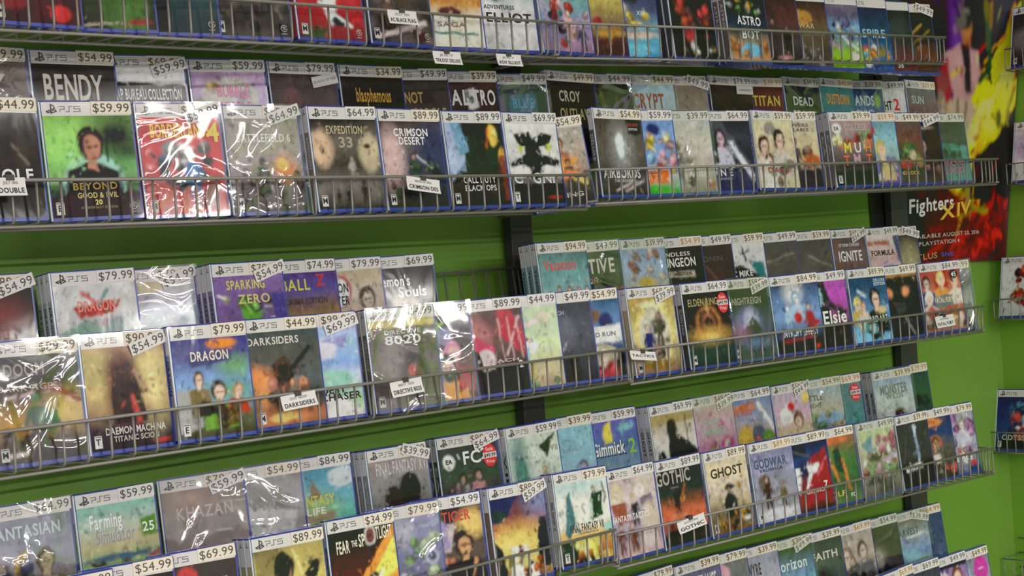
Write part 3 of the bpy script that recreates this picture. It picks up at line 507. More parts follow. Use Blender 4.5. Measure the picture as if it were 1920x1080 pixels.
ROWS['F3L'] = '''
210|$39.99||steel grey|g 556 667
323|$54.99||charcoal with white title|g 332 433;t .5 .08 .1 ccc DOUBLE @.5
440|$69.99||dark brown with scarlet emblem|g 443 433 332;e .4 .12 .12 .1 c33;t .65 .22 .1 ccb GAME_II @.5;n .3 554 3
603|$89.99|c2|sepia cover with gunman|g a95 cb6 ba5 875;h2 0 .4 .7 443;b .42 .25 .13 333 a86 322;e .4 .2 .12 .16 322;p 332 .25,.6 .5,.45 .85,.2 .95,.25 .7,.55 .6,1 .1,1;e .85 .22 .09 .04 222;l .55 .05 .7 .4 .02 dc8
735|$34.99||dark maroon cover with yellow spotlight|g 422 632 742 521;p e93 1,.0 1,.75 .0,1 .0,.85 .3,.65;p fd5 1,.15 1,.5 .4,.8 .35,.75;e .15 .9 .25 .12 fd5 .05;t .2 .17 .14 ddb FEAR @.22;t .375 .15 .07 ddb THE @.1;t .49 .13 .14 ddb SP @.11;e .63 .1 .09 .1 edc;e .63 .1 .07 .08 854;t .84 .08 .14 ddb TLIGHT @.27;b .42 .66 .08 d92 c96 422;b .62 .6 .08 ddb c96 322;l .65 .62 .75 .52 .05 edb
820|$79.99|w|purple nebula bikers|g 88a 77a 668 557;e .4 .18 .2 .14 aab .1;S 24 5 .1 .25 .9 .7 .07 7a5,668,455,9a8,aab;e .85 .48 .1 .09 aac;e .85 .48 .06 .05 446;t .4 .78 .12 9ac RIDERS @.75;l .7 .85 .95 .75 .03 ddd
898|$54.99|m2:RUN|crimson titled kung fu fighter|g 433 433 654 544 432;t .45 .1 .12 c43 RED_TIGER @.85;e .85 .2 .2 .16 db6 .1;p baa .3,.2 .6,.2 .5,.5 .3,.5;p 98b .35,.15 .45,.15 .5,.45 .4,.45;b .7 .45 .13 322 c96 322;e .2 .45 .2 .1 333;l .1 .6 .5 .6 .07 c75;l .7 .9 .85 .65 .07 c96;p 332 .4,.65 .85,.62 .7,1 .3,1
1017|$59.99|d89 c1|fiery sunset with lone walker|g 545 855 b54 ec7 fb5 865;p 446 0,0 .5,.0 .2,.3 0,.3;e .1 .2 .2 .05 454;e .9 .1 .25 .2 88a .2;e .45 .5 .35 .12 fc6 .2;p fdc .3,.6 .55,.6 .75,1 .2,1;f .45 .62 .03 843 843 322;p 444 .85,.3 1,.3 1,.9 .75,.9 .8,.5;p 444 0,.5 .12,.6 .2,1 0,1;S 10 5 0 .75 1 .95 .06 b63,654,fc7
1134|$79.99|c1 white|pale green duel over bonfire|g cdc dec dec dec fb6 e95 543;e .4 .05 .25 .05 9bb .15;p 688 .2,.15 .28,.1 .32,.5 .15,.7 .1,.6;l .6 .5 .75 .12 .06 bcb;f .72 .12 .04 365 cba 453;p 364 .7,.2 .9,.15 .85,.48 .65,.5;l .9 .05 .95 .25 .02 433;t .52 .57 .1 444 FINAL_FANTASY_VII @.7;t .55 .64 .02 776 REMAKE @.4;p 365 0,.7 .3,.72 .3,.95 0,.95;e .5 .78 .25 .08 fd7;l .6 .8 .65 1 .08 fd6;l .4 .8 .5 1 .04 fea;e .95 .62 .12 .05 9cb;p 333 .2,.8 .25,.8 .25,1 .18,1;e .85 .95 .14 .05 fb6;RT
'''
ROWS['F3R'] = '''
1225|$64.99||dusty rose sketch trio|g baa cbb bab a9a caa;e .15 .2 .13 .16 cb9 .03;e .15 .24 .08 .1 dcb;e .7 .14 .16 .15 cba .03;e .65 .18 .09 .1 dcc;p a65 .0,.3 .3,.3 .35,.55 .1,.55;p 878 .6,.28 .9,.24 .9,.4 .65,.4;e .8 .6 .18 .25 cba .05;f .5 .27 .05 544 cba ca6;t .4 .5 .08 ddd FANTASY_TACTICS @.85;f .15 .6 .05 855 caa 755;f .4 .6 .05 854 caa 755;e .75 .8 .16 .16 cbb
1312|$89.99||smouldering dark tower|g 433 433 443 a53 d63 644 332;t .35 .1 .18 aa9 GOTHIC @.85;t .35 .24 .03 877 REMAKE;p 211 .3,.3 .45,.3 .42,.6 .3,.6;l .5 .35 .58 .22 .03 b63;e .5 .4 .05 .04 d93;e .35 .68 .08 .04 fc8 .1;e .5 .66 .5 .05 d64 .2;f .2 .75 .04 833 833 522;p 322 0,.82 1,.8 1,1 0,1
1397|$89.99||cream sheet with straw hatted wanderer|g cb9 dca cba ba8 875 864;t .5 .17 .13 443 GHOST @.85;S 8 3 .05 .05 .95 .4 .04 c94,dba;p 443 .35,.4 .5,.32 .65,.4 .5,.44;f .5 .42 .05 444 a86 322;e .5 .62 .16 .14 444;l .25 .45 .3 .8 .01 543;l .75 .35 .8 .8 .01 543;l .15 .6 .2 .8 .01 543;S 20 5 .05 .72 .95 .95 .05 543,b84,c93,432;e .85 .86 .1 .03 ddd;RM
1483|$89.99|o|snowy pair in blue grey|g 88a 99b 99a 99a bbb;t .45 .17 .13 457 GODWAR @.85;t .45 .27 .05 446 VALHALLA @.6;e .25 .45 .14 .14 766;f .3 .4 .06 544 b98 544;f .65 .5 .05 764 a87 432;e .6 .35 .15 .1 889 .1;e .5 .9 .5 .08 ccd;RM
1548|$89.99||blue cover with scarlet sports car|g 335 347 336 833 a33 432;p a23 .55,.25 .95,.1 1,.8 .3,.95;e .3 .1 .2 .1 334;l .1 .08 .55 .2 .04 656;l .7 .5 .95 .25 .03 d66;p ddd .05,.35 .3,.34 .28,.45 .0,.48;p ddd .45,.34 .75,.32 .7,.46 .5,.46;p ddd .1,.48 .3,.47 .25,.68 .05,.68;p ddd .5,.46 .6,.46 .45,.66 .38,.67;t .55 .72 .06 dbb TURISMO @.55;t .85 .66 .12 ddd 7;RE
1599|$64.99||emerald and orange feathers|g a64 684 473 574 684;e .5 .05 .3 .06 d73;p d83 .3,.3 .4,.3 .55,.7 .5,.7;p d83 .6,.3 .7,.35 .8,.85 .72,.8;p 353 .45,.2 .6,.15 .7,.6 .5,.5;p d83 .05,.55 .2,.6 .35,.9 .25,.95;t .35 .85 .08 db4 WOLF @.6;t .8 .9 .06 ddd FC;n .3 352 3
1674|$49.99|w|pink dragon among white knights|g bc9 cca aa8 988 656;p 79a .05,.2 .4,.03 .35,.25 .5,.3 .2,.35;S 14 3 .5 .1 .95 .35 .07 d7a,c68,e8b;S 26 4 .05 .3 .9 .75 .07 ddd,b9a,8a7,776,c77;l .6 .5 .95 .45 .06 cac;S 10 5 .05 .75 .95 .95 .06 545,767,434
1737|$39.99||charcoal suit with pale tie|g 444 444 444 333 333;p abc .48,.03 .58,.03 .6,.18 .5,.18;p 89b .5,.18 .58,.18 .62,.6 .55,.65;l .55 .6 .65 .75 .04 ccd;p 222 0,.7 1,.66 1,1 0,1;p ddd .1,.68 .65,.65 .66,.73 .1,.76;t .38 .7 .05 222 HITMAN @.45;l .3 .1 .1 .6 .02 655
1780|$49.99||brown brawler with orange burst|g 446 347 665 554 443;e .45 .07 .3 .07 d84;t .4 .07 .06 b53 CONTRA @.4;l .3 .15 .35 .35 .05 8bd;e .5 .4 .2 .12 a64;b .5 .42 .09 765 c97 543;S 16 4 .1 .4 .95 .9 .07 776,554,887,c54;p ccb .4,.6 .6,.58 .6,.72 .45,.75;e .3 .72 .1 .05 c53
1822|$79.99||misty lilac warriors|g 99a a9b aab 99a 668;S 26 5 .1 .05 .95 .8 .08 c9c,bbb,ddd,889,a7a;b .65 .2 .08 bbc dcc 998;t .5 .62 .1 b55 ARC @.5;t .55 .74 .12 ddd RPG @.6;e .85 .85 .08 .05 d44;p 458 .7,.9 1,.88 1,1 .7,1
'''
ROWS['B4R'] = '''
1262|$79.99||muted grey blue|g 778 889
1350|$39.99||denim blue with tall white lettering|g 668 778 667;t .5 .2 .25 ccc LIFE_IS_STRANGE @.85
1402|$79.99||grey bust with pale pink halo|g 777 777 665;e .4 .2 .2 .2 c9a;b .45 .35 .1 555 caa 655
1459|$39.99||ashen castle|g 99a aab 99a;t .3 .2 .18 443 HOGWYRE @.6;e .7 .6 .3 .2 bbb .2;t .5 .55 .08 776 LEGACY
1522|$49.99|d39 w|turquoise with airy lettering|g 354 68b 6bc 69a;t .45 .25 .17 cdd Horizon @.85;e .55 .75 .4 .25 5ad;e .65 .75 .12 .1 c44;S 8 4 .2 .6 .9 .95 .05 ddd,79b,c54
1577|$39.99||deep green grey|g 454 565 455 344;t .55 .24 .12 ccb FAITH @.7;e .45 .7 .3 .25 343 .1;f .45 .55 .05 333 443 222;e .7 .75 .1 .03 633
1634|$69.99|o|grey ink sketch pair|g aa9 ba9 998 887;b .25 .35 .12 765 cba 976;b .7 .3 .12 777 cba 655;S 12 4 .1 .5 .9 .95 .07 998,655,dcc,344;l .3 .1 .5 .5 .02 322
1683|$54.99|w|soot black with ghostly oval|g 443 443 554 332;e .4 .5 .22 .2 776 .1;e .4 .5 .12 .12 aa9 .1;S 6 3 .1 .7 .9 .9 .08 222,543
1738|$39.99|d59 w|blue sky meadow|g 776 9ab 8ad 9b9 574;t .4 .2 .12 556 HARVEST @.7;t .5 .35 .09 99a MOON @.4;e .3 .6 .4 .12 9cd;S 10 4 .1 .8 .9 .98 .07 353,4a5,684;l .4 .3 .9 .25 .05 ddd
1765|$64.99|o|deep sky blue with orange badge|g 457 457 568 69b;p c84 .15,.15 .65,.18 .6,.4 .15,.4;e .4 .2 .15 .12 964;S 5 2 .3 .6 .9 .9 .03 79b,79b
'''
ROWS['F4R'] = '''
1713|$69.99|o|slate grey|g 556 667
1762|$69.99||graphite|g 445 556
1812|$49.99||cherry anime duo|g 87a b8a c87;e .25 .18 .14 .08 ddc;b .35 .3 .13 d9a dba ecc;b .7 .25 .14 5a6 dba 854;p 322 0,.0 1,0 1,.06 0,.06
1853|$49.99||mauve with magenta balloon|g 889 99a 89b;e .75 .2 .2 .22 c4a;t .75 .2 .04 ecd NEW;e .3 .35 .16 .3 79b;e .33 .37 .12 .24 aac
'''
SIDE = '''
s0|||black with grey rating box|g 333 443 554 332;e .3 .5 .3 .2 776 .1;RM
s1|||rose pink and white|g cbc bac dcd cbb;e .4 .4 .3 .2 b9b .1;p ddd 0,.7 .6,.6 .7,1 0,1;RT
s2|||white with ink splash heroes|g ddd ddd ccc;S 10 3 .35 .1 .9 .4 .07 b54,433,c95;S 22 4 .3 .35 .95 .85 .08 b44,586,433,cb6,88a,c86;RT
s3|||royal blue space battle|g 226 237 348 254;S 10 3 .3 .15 .95 .45 .05 479,358,59b;b .65 .42 .1 b45 cba 322;S 14 4 .3 .35 .95 .7 .08 b44,7ac,dcc,347;l .4 .3 .8 .05 .04 334;t .5 .78 .1 cc9 ODYSSEY @.8;p 233 0,.82 1,.82 1,1 0,1;RT
'''
# ------------------------------------------------------------------ game cases
CW, CH, CT = .135, .170, .0145
def stroke(mb, pts, w, frame, col):
    """a flat pen stroke through 2d points"""
    pts = [np.array(p, float) for p in pts]
    for a, b_ in zip(pts[:-1], pts[1:]):
        d = (b_-a)/np.linalg.norm(b_-a); n = np.array([-d[1], d[0]])*w/2; a2 = a-d*w/2; b2 = b_+d*w/2
        q = np.array([a2-n, b2-n, b2+n, a2+n]); mb.add(frame(q[:, 0], q[:, 1]), [[0, 1, 2, 3]], col)
def console_mark(mb, frame, x, z, h, col):
    """upright letter standing in a lying one"""
    stroke(mb, [(x, z-h*.5), (x, z+h*.5)], h*.16, frame, col)
    stroke(mb, [(x, z+h*.5), (x+h*.3, z+h*.38), (x+h*.42, z+h*.12), (x+h*.3, z-.02*h), (x+h*.18, z+.02*h)], h*.13, frame, col)
    stroke(mb, [(x-h*.12, z-h*.12), (x-h*.55, z-h*.3), (x-h*.35, z-h*.42), (x-h*.05, z-h*.3)], h*.13, frame, col)
    stroke(mb, [(x+h*.15, z-h*.18), (x+h*.5, z-h*.12), (x+h*.6, z-h*.27), (x+h*.15, z-h*.42)], h*.13, frame, col)
def ps5_word(mb, frame, x, z, h, col, n=1.):
    w = h*1.25*n; g = h*.42*n; t = h*.15
    stroke(mb, [(x, z+h/2), (x+w, z+h/2), (x+w, z-.02*h), (x+.3*w, z-.02*h)], t, frame, col); stroke(mb, [(x+.2*w, z-.1*h), (x+.2*w, z-h/2)], t, frame, col)
    x0 = x+w+g; stroke(mb, [(x0+w, z+h/2), (x0+.45*w, z+h/2), (x0+.45*w, z-h/2), (x0-.15*w, z-h/2)], t, frame, col)
    x0 = x+2*(w+g); stroke(mb, [(x0+w, z+h/2), (x0, z+h/2), (x0, z+.04*h), (x0+w, z+.04*h), (x0+w, z-h/2), (x0-.15*w, z-h/2)], t, frame, col)

_shell = None
def shell_mesh():
    global _shell
    if _shell is None:
        mb = MB(); mb.box(-CW/2, CW/2, 0, CT, 0, CH, bev=.0012)
        # opening groove down the right side and clip notch
        mb.box(CW/2-.0002, CW/2+.0003, CT*.45, CT*.55, .004, CH-.004)
        mb.box(CW/2-.0002, CW/2+.0006, CT*.3, CT*.7, CH*.47, CH*.53)
        mb.box(-CW/2-.0007, -CW/2+.0015, -.0007, .0012, .002, CH-.002, mat=1)   # sleeve fold on the left edge, pale colour stands in for its highlight
        _shell = mb.mesh('case_shell', [M_BLUE, M_SLEEVE_GLINT], False)
    return _shell
WHITE = np.array([.67, .645, .625]); DARK = np.array([.035, .035, .04])
def front(y): return lambda x, z: np.stack([np.asarray(x, float)+0*np.asarray(z, float), np.full(np.shape(np.asarray(x, float)+0*np.asarray(z, float)), y), np.asarray(z, float)+0*np.asarray(x, float)], -1)
def cover_meshes(dsl, seed, res, white_header=WHITE):
    """front sheet with banner, picture and title; spine sheet"""
    mb = MB(); x0, x1, z0, z1, zh = -.0645, .0637, .0062, .1485, .1676
    wdt, hgt = x1-x0, z1-z0
    nx, ny = int(wdt/res), int(hgt/res)
    art = Art(nx, ny, seed, hgt/wdt).run(dsl)
    X, Z = np.meshgrid(np.linspace(x0, x1, nx), np.linspace(z1, z0, ny))
    Y = np.full(X.shape, -.0004)
    grid(mb, np.clip(art.A, 0, .9), np.stack([X, Y, Z], -1).reshape(-1, 3))
    fr = front(-.0005)
    mb.add([(x0, -.0005, z1-.0002), (x1, -.0005, z1-.0002), (x1, -.0005, zh), (x0, -.0005, zh)], [[0, 1, 2, 3]], white_header)
    f2 = front(-.0008); ink = np.array([.06, .06, .065])
    console_mark(mb, f2, x0+.0135, (z1+zh)/2, .0122, ink)
    ps5_word(mb, f2, x0+.0245, (z1+zh)/2-.0003, .0072, ink*2.4, .92)
    for i, (u, v, h, col, s, w) in enumerate(art.texts):
        text(mb, s, front(-.0008-.0001*(i % 3)), x0+u*wdt, z1-v*hgt, h*hgt*.95, col, w*wdt*.93 if w else None)
    if art.rating:
        a, c = x0+.005, z0+.004
        mb.add([(a, -.0008, c), (a+.0115, -.0008, c), (a+.0115, -.0008, c+.0175), (a, -.0008, c+.0175)], [[0, 1, 2, 3]], (.66, .66, .65))
        text(mb, art.rating, front(-.0011), a+.0057, c+.009, .0085, DARK, None)
        stroke(mb, [(a+.001, c+.0158), (a+.0105, c+.0158)], .0012, front(-.0011), DARK*3)
    if art.mark:
        cx, cz = x1-.012, z0+.013; th = np.linspace(.6, 6.2, 14)
        stroke(mb, [(cx+.005*math.cos(t), cz+.005*math.sin(t)) for t in th], .0011, front(-.0011), (.6, .6, .6))
        th = np.linspace(0, 9, 12)
        stroke(mb, [(cx+(.0005+.0003*t)*math.cos(t), cz+(.0005+.0003*t)*math.sin(t)) for t in th], .0009, front(-.0011), (.6, .6, .6))
        text(mb, 'UBISOFT', front(-.0011), cx, cz-.0085, .0018, np.array([.6, .6, .6]), .010)
    fm = mb.mesh('cover_sheet', M_COVER)
    sb = MB(); xs = -CW/2-.0004
    frs = lambda a, z: np.stack([np.full(np.shape(np.asarray(a, float)+0*np.asarray(z, float)), xs-.0003), np.asarray(z, float)*0+np.asarray(a, float), np.asarray(z, float)+0*np.asarray(a, float)], -1)
    lo = art.A[:, :3].mean((0, 1))*.8 + .06; lo = WHITE if 'white' in dsl else lo
    def q(y0, y1, c0, c1, col): sb.add([(xs, y1, c0), (xs, y0, c0), (xs, y0, c1), (xs, y1, c1)], [[0, 1, 2, 3]], col)
    q(.0018, CT-.0018, .006, .128, lo); q(.0018, CT-.0018, .128, .1675, WHITE)
    stroke(sb, [(CT*.5, .157), (CT*.5, .163)], .0012, frs, ink); stroke(sb, [(CT*.3, .157), (CT*.7, .157)], .001, frs, ink)
    tt = [t for t in art.texts if len(t[4]) > 1][:1]
    if tt:
        c = np.array([.55, .55, .53]) if lo.mean() < .25 else DARK
        fr2 = lambda a, z: frs(CT*.5+np.asarray(z, float), np.asarray(a, float))
        fr3 = lambda a, z: np.stack([np.full(np.shape(a), xs-.0003), CT*.5-np.asarray(z, float), .095-np.asarray(a, float)], -1)
        text(sb, tt[0][4], fr3, 0, 0, .006, c, .05)
    return fm, sb.mesh('spine_sheet', M_COVER)
def sticker(name, parent, txt, x, z, rot, col=WHITE*1.0, ink=(.10, .09, .09), y=-.0013, w=.0595, h=.0185, size=.0122, lift=0.):
    mb = MB(); c, s = math.cos(rot), math.sin(rot)
    def fr(yy):
        def g(a, b_):
            a = np.asarray(a, float); b_ = np.asarray(b_, float)
            return np.stack([x+a*c-b_*s, yy - lift*np.clip(b_/h+.5, 0, 1)-lift*.6*np.clip(a/w+.3, 0, 1) + 0*a, z+a*s+b_*c], -1)
        return g
    a = np.array([-w/2, w/2, w/2, -w/2]); b_ = np.array([-h/2, -h/2, h/2, h/2]); f = fr(y)(a, b_)
    g = fr(y+.0003)(a, b_); mb.add(np.concatenate([f, g]), [[0,1,2,3],[7,6,5,4],[0,4,5,1],[1,5,6,2],[2,6,7,3],[3,7,4,0]], col)
    text(mb, txt, fr(y-.0003), 0, 0, size, np.asarray(ink, float), w*.93 if txt[0] == '$' else None, bold=False)
    return mb.build(name, M_STICK, parent)
def round_sticker(parent, x, z, price):
    mb = MB(); r = .0175; n = 28; th = np.linspace(0, 2*math.pi, n, endpoint=False)
    P = np.stack([x+r*.88*np.cos(th), 0*th-.0016, z+r*np.sin(th)*1.15], -1); Q = P+[0, .0003, 0]
    mb.add(np.concatenate([P, Q]), [list(range(n)), list(range(2*n-1, n-1, -1))]+[[i, i+n, (i+1) % n+n, (i+1) % n] for i in range(n)], (.72, .04, .05))
    mb.add([(x-r*.86, -.0018, z-.0045), (x+r*.86, -.0018, z-.0045), (x+r*.86, -.0018, z+.0055), (x-r*.86, -.0018, z+.0055)], [[0, 1, 2, 3]], WHITE)
    text(mb, 'Sale', front(-.0020), x, z+.0115, .006, WHITE, .017); text(mb, 'Price', front(-.0020), x, z-.0105, .006, WHITE, .018)
    text(mb, price, front(-.0021), x, z+.0005, .0062, np.array(DARK), .026)
    mb.build('sale_sticker', M_STICK, parent)
def film(parent, seed):
    """crinkled shrink film standing slightly off the case front"""
    rg = np.random.default_rng(seed); nx, ny = 44, 54
    X, Z = np.meshgrid(np.linspace(-CW/2-.001, CW/2+.002, nx), np.linspace(CH+.001, 0, ny)); Hh = np.zeros(X.shape)
    for i in range(11):
        x0 = rg.uniform(-.07, .07); z0 = rg.uniform(0, .17); an = rg.choice([rg.normal(.5, .4), rg.normal(-.35, .3), rg.normal(1.3, .3)])
        d = (X-x0)*-math.sin(an) + (Z-z0)*math.cos(an); t = (X-x0)*math.cos(an) + (Z-z0)*math.sin(an)
        d = d + .006*np.sin(t*60+i)
        w = rg.uniform(.003, .009); Ln = rg.uniform(.025, .07)
        Hh += rg.uniform(.4, 1.)*w*.38*np.exp(-(d/w)**2)*np.exp(-(t/Ln)**2)
    Hh += .0012*(vnoise(rg, nx, ny, 3, 1)-.5)
    edge = np.minimum(np.minimum(X+CW/2+.002, CW/2+.003-X)/.008, 1)
    mb = MB(); idx = np.arange(nx*ny).reshape(ny, nx)
    F = np.stack([idx[1:, :-1], idx[1:, 1:], idx[:-1, 1:], idx[:-1, :-1]], -1).reshape(-1, 4)
    mb.add(np.stack([X, -.0036-np.clip(Hh, -.001, .005)*edge, Z], -1).reshape(-1, 3), F, smooth=True)
    mb.build('shrink_film', M_FILM, parent, False)

ROWFIT = {'F1L': (.1160, -.0006), 'F1R': (.1299, .0137), 'F2L': (-.2022, .0056), 'F2R': (-.2076, .0011), 'F3L': (-.5215, .0105), 'F3R': (-.5383, -.0082),
          'B1L': (.2071, .0023), 'B1R': (.2153, .0199), 'B2L': (-.1218, -.0035), 'B2R': (-.1126, -.0040), 'B3L': (-.4422, -.0020), 'B3R': (-.4428, -.0076),
          'B4R': (-.7695, -.0275), 'F4R': (-.8541, -.0392), 'F0L': (.3904, .009), 'F0R': (.3998, .0332), 'B0L': (.4804, .009), 'B0R': (.4908, .0332)}
TILT = .091; YF = .0152; YB = YF+.11
SHELFWORD = {'0': 'top', '1': 'second', '2': 'third', '3': 'fourth', '4': 'bottom'}
def rowz(k, X): a, s = ROWFIT[k]; return a+s*(X-2.4)

def make_case(M4, label, group, price, flags, dsl, seed, res, y_extra=0.):
    root = empty('game_case', M4)
    tag(root, label, 'game case', group)
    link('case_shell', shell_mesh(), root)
    fm, sm = cover_meshes(dsl + (';white' if 'white' in flags else ''), seed, res)
    link('cover_sheet', fm, root); link('spine_sheet', sm, root)
    rg = random.Random(seed)
    if price:
        if not price.startswith('$'): price = '$'+price
        old = next((f for f in flags if f[0] == 'd' and f[1:].isdigit()), None)
        zc = .159 + rg.uniform(-.0006, .0012); xc = .0355 + rg.uniform(-.0012, .0012); r0 = rg.uniform(-.012, .02)
        cream = np.array([.78, .70, .58]) if rg.random() < .4 or 'o' in flags else WHITE*1.08
        ink = (.42, .24, .10) if 'o' in flags else (.09, .085, .08)
        if old:
            sticker('old_price_sticker', root, '$'+old[1:]+'.99', xc-.002, zc, 0, np.array([.74, .66, .55]))
            sticker('price_sticker', root, price, xc+.004, zc-.0075+rg.uniform(-.002, .003), rg.choice([.30, .26, .33, -.28 if old == 'd59' else .3]), WHITE*1.08, y=-.0021, lift=.0015)
        else: sticker('price_sticker', root, price, xc, zc, r0, cream, ink)
    for f in flags:
        if f.startswith('m:'): sticker('title_sticker', root, f[2:].replace('_', ' '), .04, .139, .2 if 'FIRE' in f else 0, WHITE, y=-.0024, w=.052, h=.018, size=.0042, lift=.001)
        if f.startswith('m2:'): sticker('title_sticker', root, f[3:], -.045, .06, 0, WHITE, y=-.0024, w=.026, h=.028, size=.009)
    if 'sale' in flags: round_sticker(root, .045, .125, '$49.99')
    if 'w' in flags: film(root, seed)
    return root
def basis(P, yaw, roll=0., tilt=TILT):
    return Matrix.Translation(Vector(P)) @ Matrix.Rotation(-tilt, 4, 'X') @ Matrix.Rotation(yaw, 4, 'Z') @ Matrix.Rotation(-roll, 4, 'Y')
def place_row(key, spec):
    Y = YF if key[0] == 'F' else YB
    depth = {'F': 'front', 'B': 'back'}[key[0]]; sh = SHELFWORD[key[1]]
    where = ('on the top shelf' if key[1] == '0' else f'{depth} row, {sh} shelf')
    group = 'game cases ' + (where if key[1] == '0' else 'in the ' + where.replace(',', ' of the'))
    prevX = None; prev_a = 0.; n = 0
    for line in spec.strip().split('\n'):
        px, price, flags, desc, dsl = line.split('|'); px = float(px); flags = flags.split()
        if any(f.startswith('m:') for f in flags): pass
        nback = next((int(f[1:]) for f in flags if f[0] == 'c' and f[1:].isdigit()), 0)
        Y = (YF if key[0] == 'F' else YB) - (min(.012, .009*nback) if key[0] == 'F' else .0135*nback)
        # right edge on the row's line
        yt = Y + (0 if key[1] == '0' else CH*math.sin(TILT))
        X = 2.2
        for _ in range(30):
            z = rowz(key, X) + (0 if key[1] == '0' else CH*math.cos(TILT))
            # find X whose projection lands on px
            P = np.array([X, yt, z]) - CAMP; dz = P@CF; u = 960+FPX*(P@CR)/dz
            P2 = P+[.001, 0, 0]; u2 = 960+FPX*(P2@CR)/(P2@CF); X += (px-u)/(u2-u)*.001
        nback = next((int(f[1:]) for f in flags if f[0] == 'c' and f[1:].isdigit()), 0)
        roll = next((math.radians(float(f[1:])) for f in flags if f[0] == 'q'), 0.)
        a = 0.
        Yr = np.array([X, yt, rowz(key, X)+CH*math.cos(TILT)])
        if prevX is not None:
            p = X-prevX
            if CW-.004 < p < CW+.0004: X = prevX+CW+.0004; p = CW+.0004
            if p < CW:
                o = CW-p; need = CT+.0012 + (.004 if 'w' in flags or 'w' in pflags else 0)
                ta = max(need/p, (need + o*math.tan(prev_a))/CW); a = min(math.atan(ta), .42)
            if p > CW+.003 and 'gap' not in flags:
                dz = (Yr-CAMP)@CF; tgt = prevpx + 4 + 12.5*nback*2.6/dz
                for aa in np.linspace(0, .42, 43):
                    Lp = Yr + [-CW*math.cos(aa), CW*math.sin(aa), 0] - CAMP; a = aa
                    if 960+FPX*(Lp@CR)/(Lp@CF) <= tgt: break
        prevpx = px
        slope = math.atan(ROWFIT[key][1])
        R = basis((X, Y, rowz(key, X)+.001), -a, slope*-1+roll)
        M4 = R @ Matrix.Translation((-CW/2, 0, 0))
        lab2 = f'game case, {desc}' + (f', {"$"+price.strip("$")} tag' if price else '') + ', ' + where
        words = len(lab2.split())
        res = .0021 if px < 1150 else .0029
        r = make_case(M4, lab2, group, price, flags, dsl, hash_(desc), res)
        for k in range(nback):
            Mb = M4 @ Matrix.Translation((-.0006*(k+1), (CT+.0008)*(k+1), 0))
            b_ = r.copy(); COL.objects.link(b_); b_.matrix_world = Mb
            pos = ['right behind', 'second behind', 'third behind'][k]
            b_['label'] = f'spare copy {pos} the game case, {desc}'
            b_['group'] = 'spare copies stacked behind front cases'
            for ch in r.children:
                if ch.name.split('.')[0] in ('case_shell', 'cover_sheet', 'spine_sheet'):
                    c = ch.copy(); COL.objects.link(c); c.parent = b_
        prevX = X; prev_a = a; pflags = flags; n += 1
    return n
def hash_(s):
    h = 7
    for ch in s: h = (h*31+ord(ch)) % 1000003
    return h
# ------------------------------------------------------------------ the room
WALLY = .285; SIDEX = 3.985
def plane_box(name, mat, *a):
    mb = MB(); mb.box(*a); return structure(mb.build(name, mat, None, False))
plane_box('wall_back', M_WALL, -2.2, SIDEX+.12, WALLY, WALLY+.12, -1.55, 1.5)
plane_box('wall_right', M_WALL2, SIDEX, SIDEX+.12, -4.5, WALLY, -1.55, 1.5)
plane_box('floor', M_FLOOR, -2.2, SIDEX+.12, -7.5, WALLY+.12, -1.65, -1.55)

# slotted uprights screwed to the wall
def upright(pxl, pxr, py, label):
    x0 = hit_y(pxl, py, WALLY-.03)[0]; x1 = hit_y(pxr, py, WALLY-.03)[0]
    r = empty('upright_post', Matrix.Translation(((x0+x1)/2, WALLY, -1.549))); tag(r, label, 'shelf upright', 'steel uprights holding the wire shelves')
    w = (x1-x0)/2; mb = MB(); mb.box(-w, w, -.030, -.008, 0, 2.9, bev=.0015); mb.build('channel', M_POST, r, False)
    return (x0+x1)/2
XP1 = upright(958, 998, 420, 'dark grey steel wall upright between left and middle shelves')
XP2 = upright(1674, 1704, 420, 'dark grey steel wall upright in front of the fire poster')

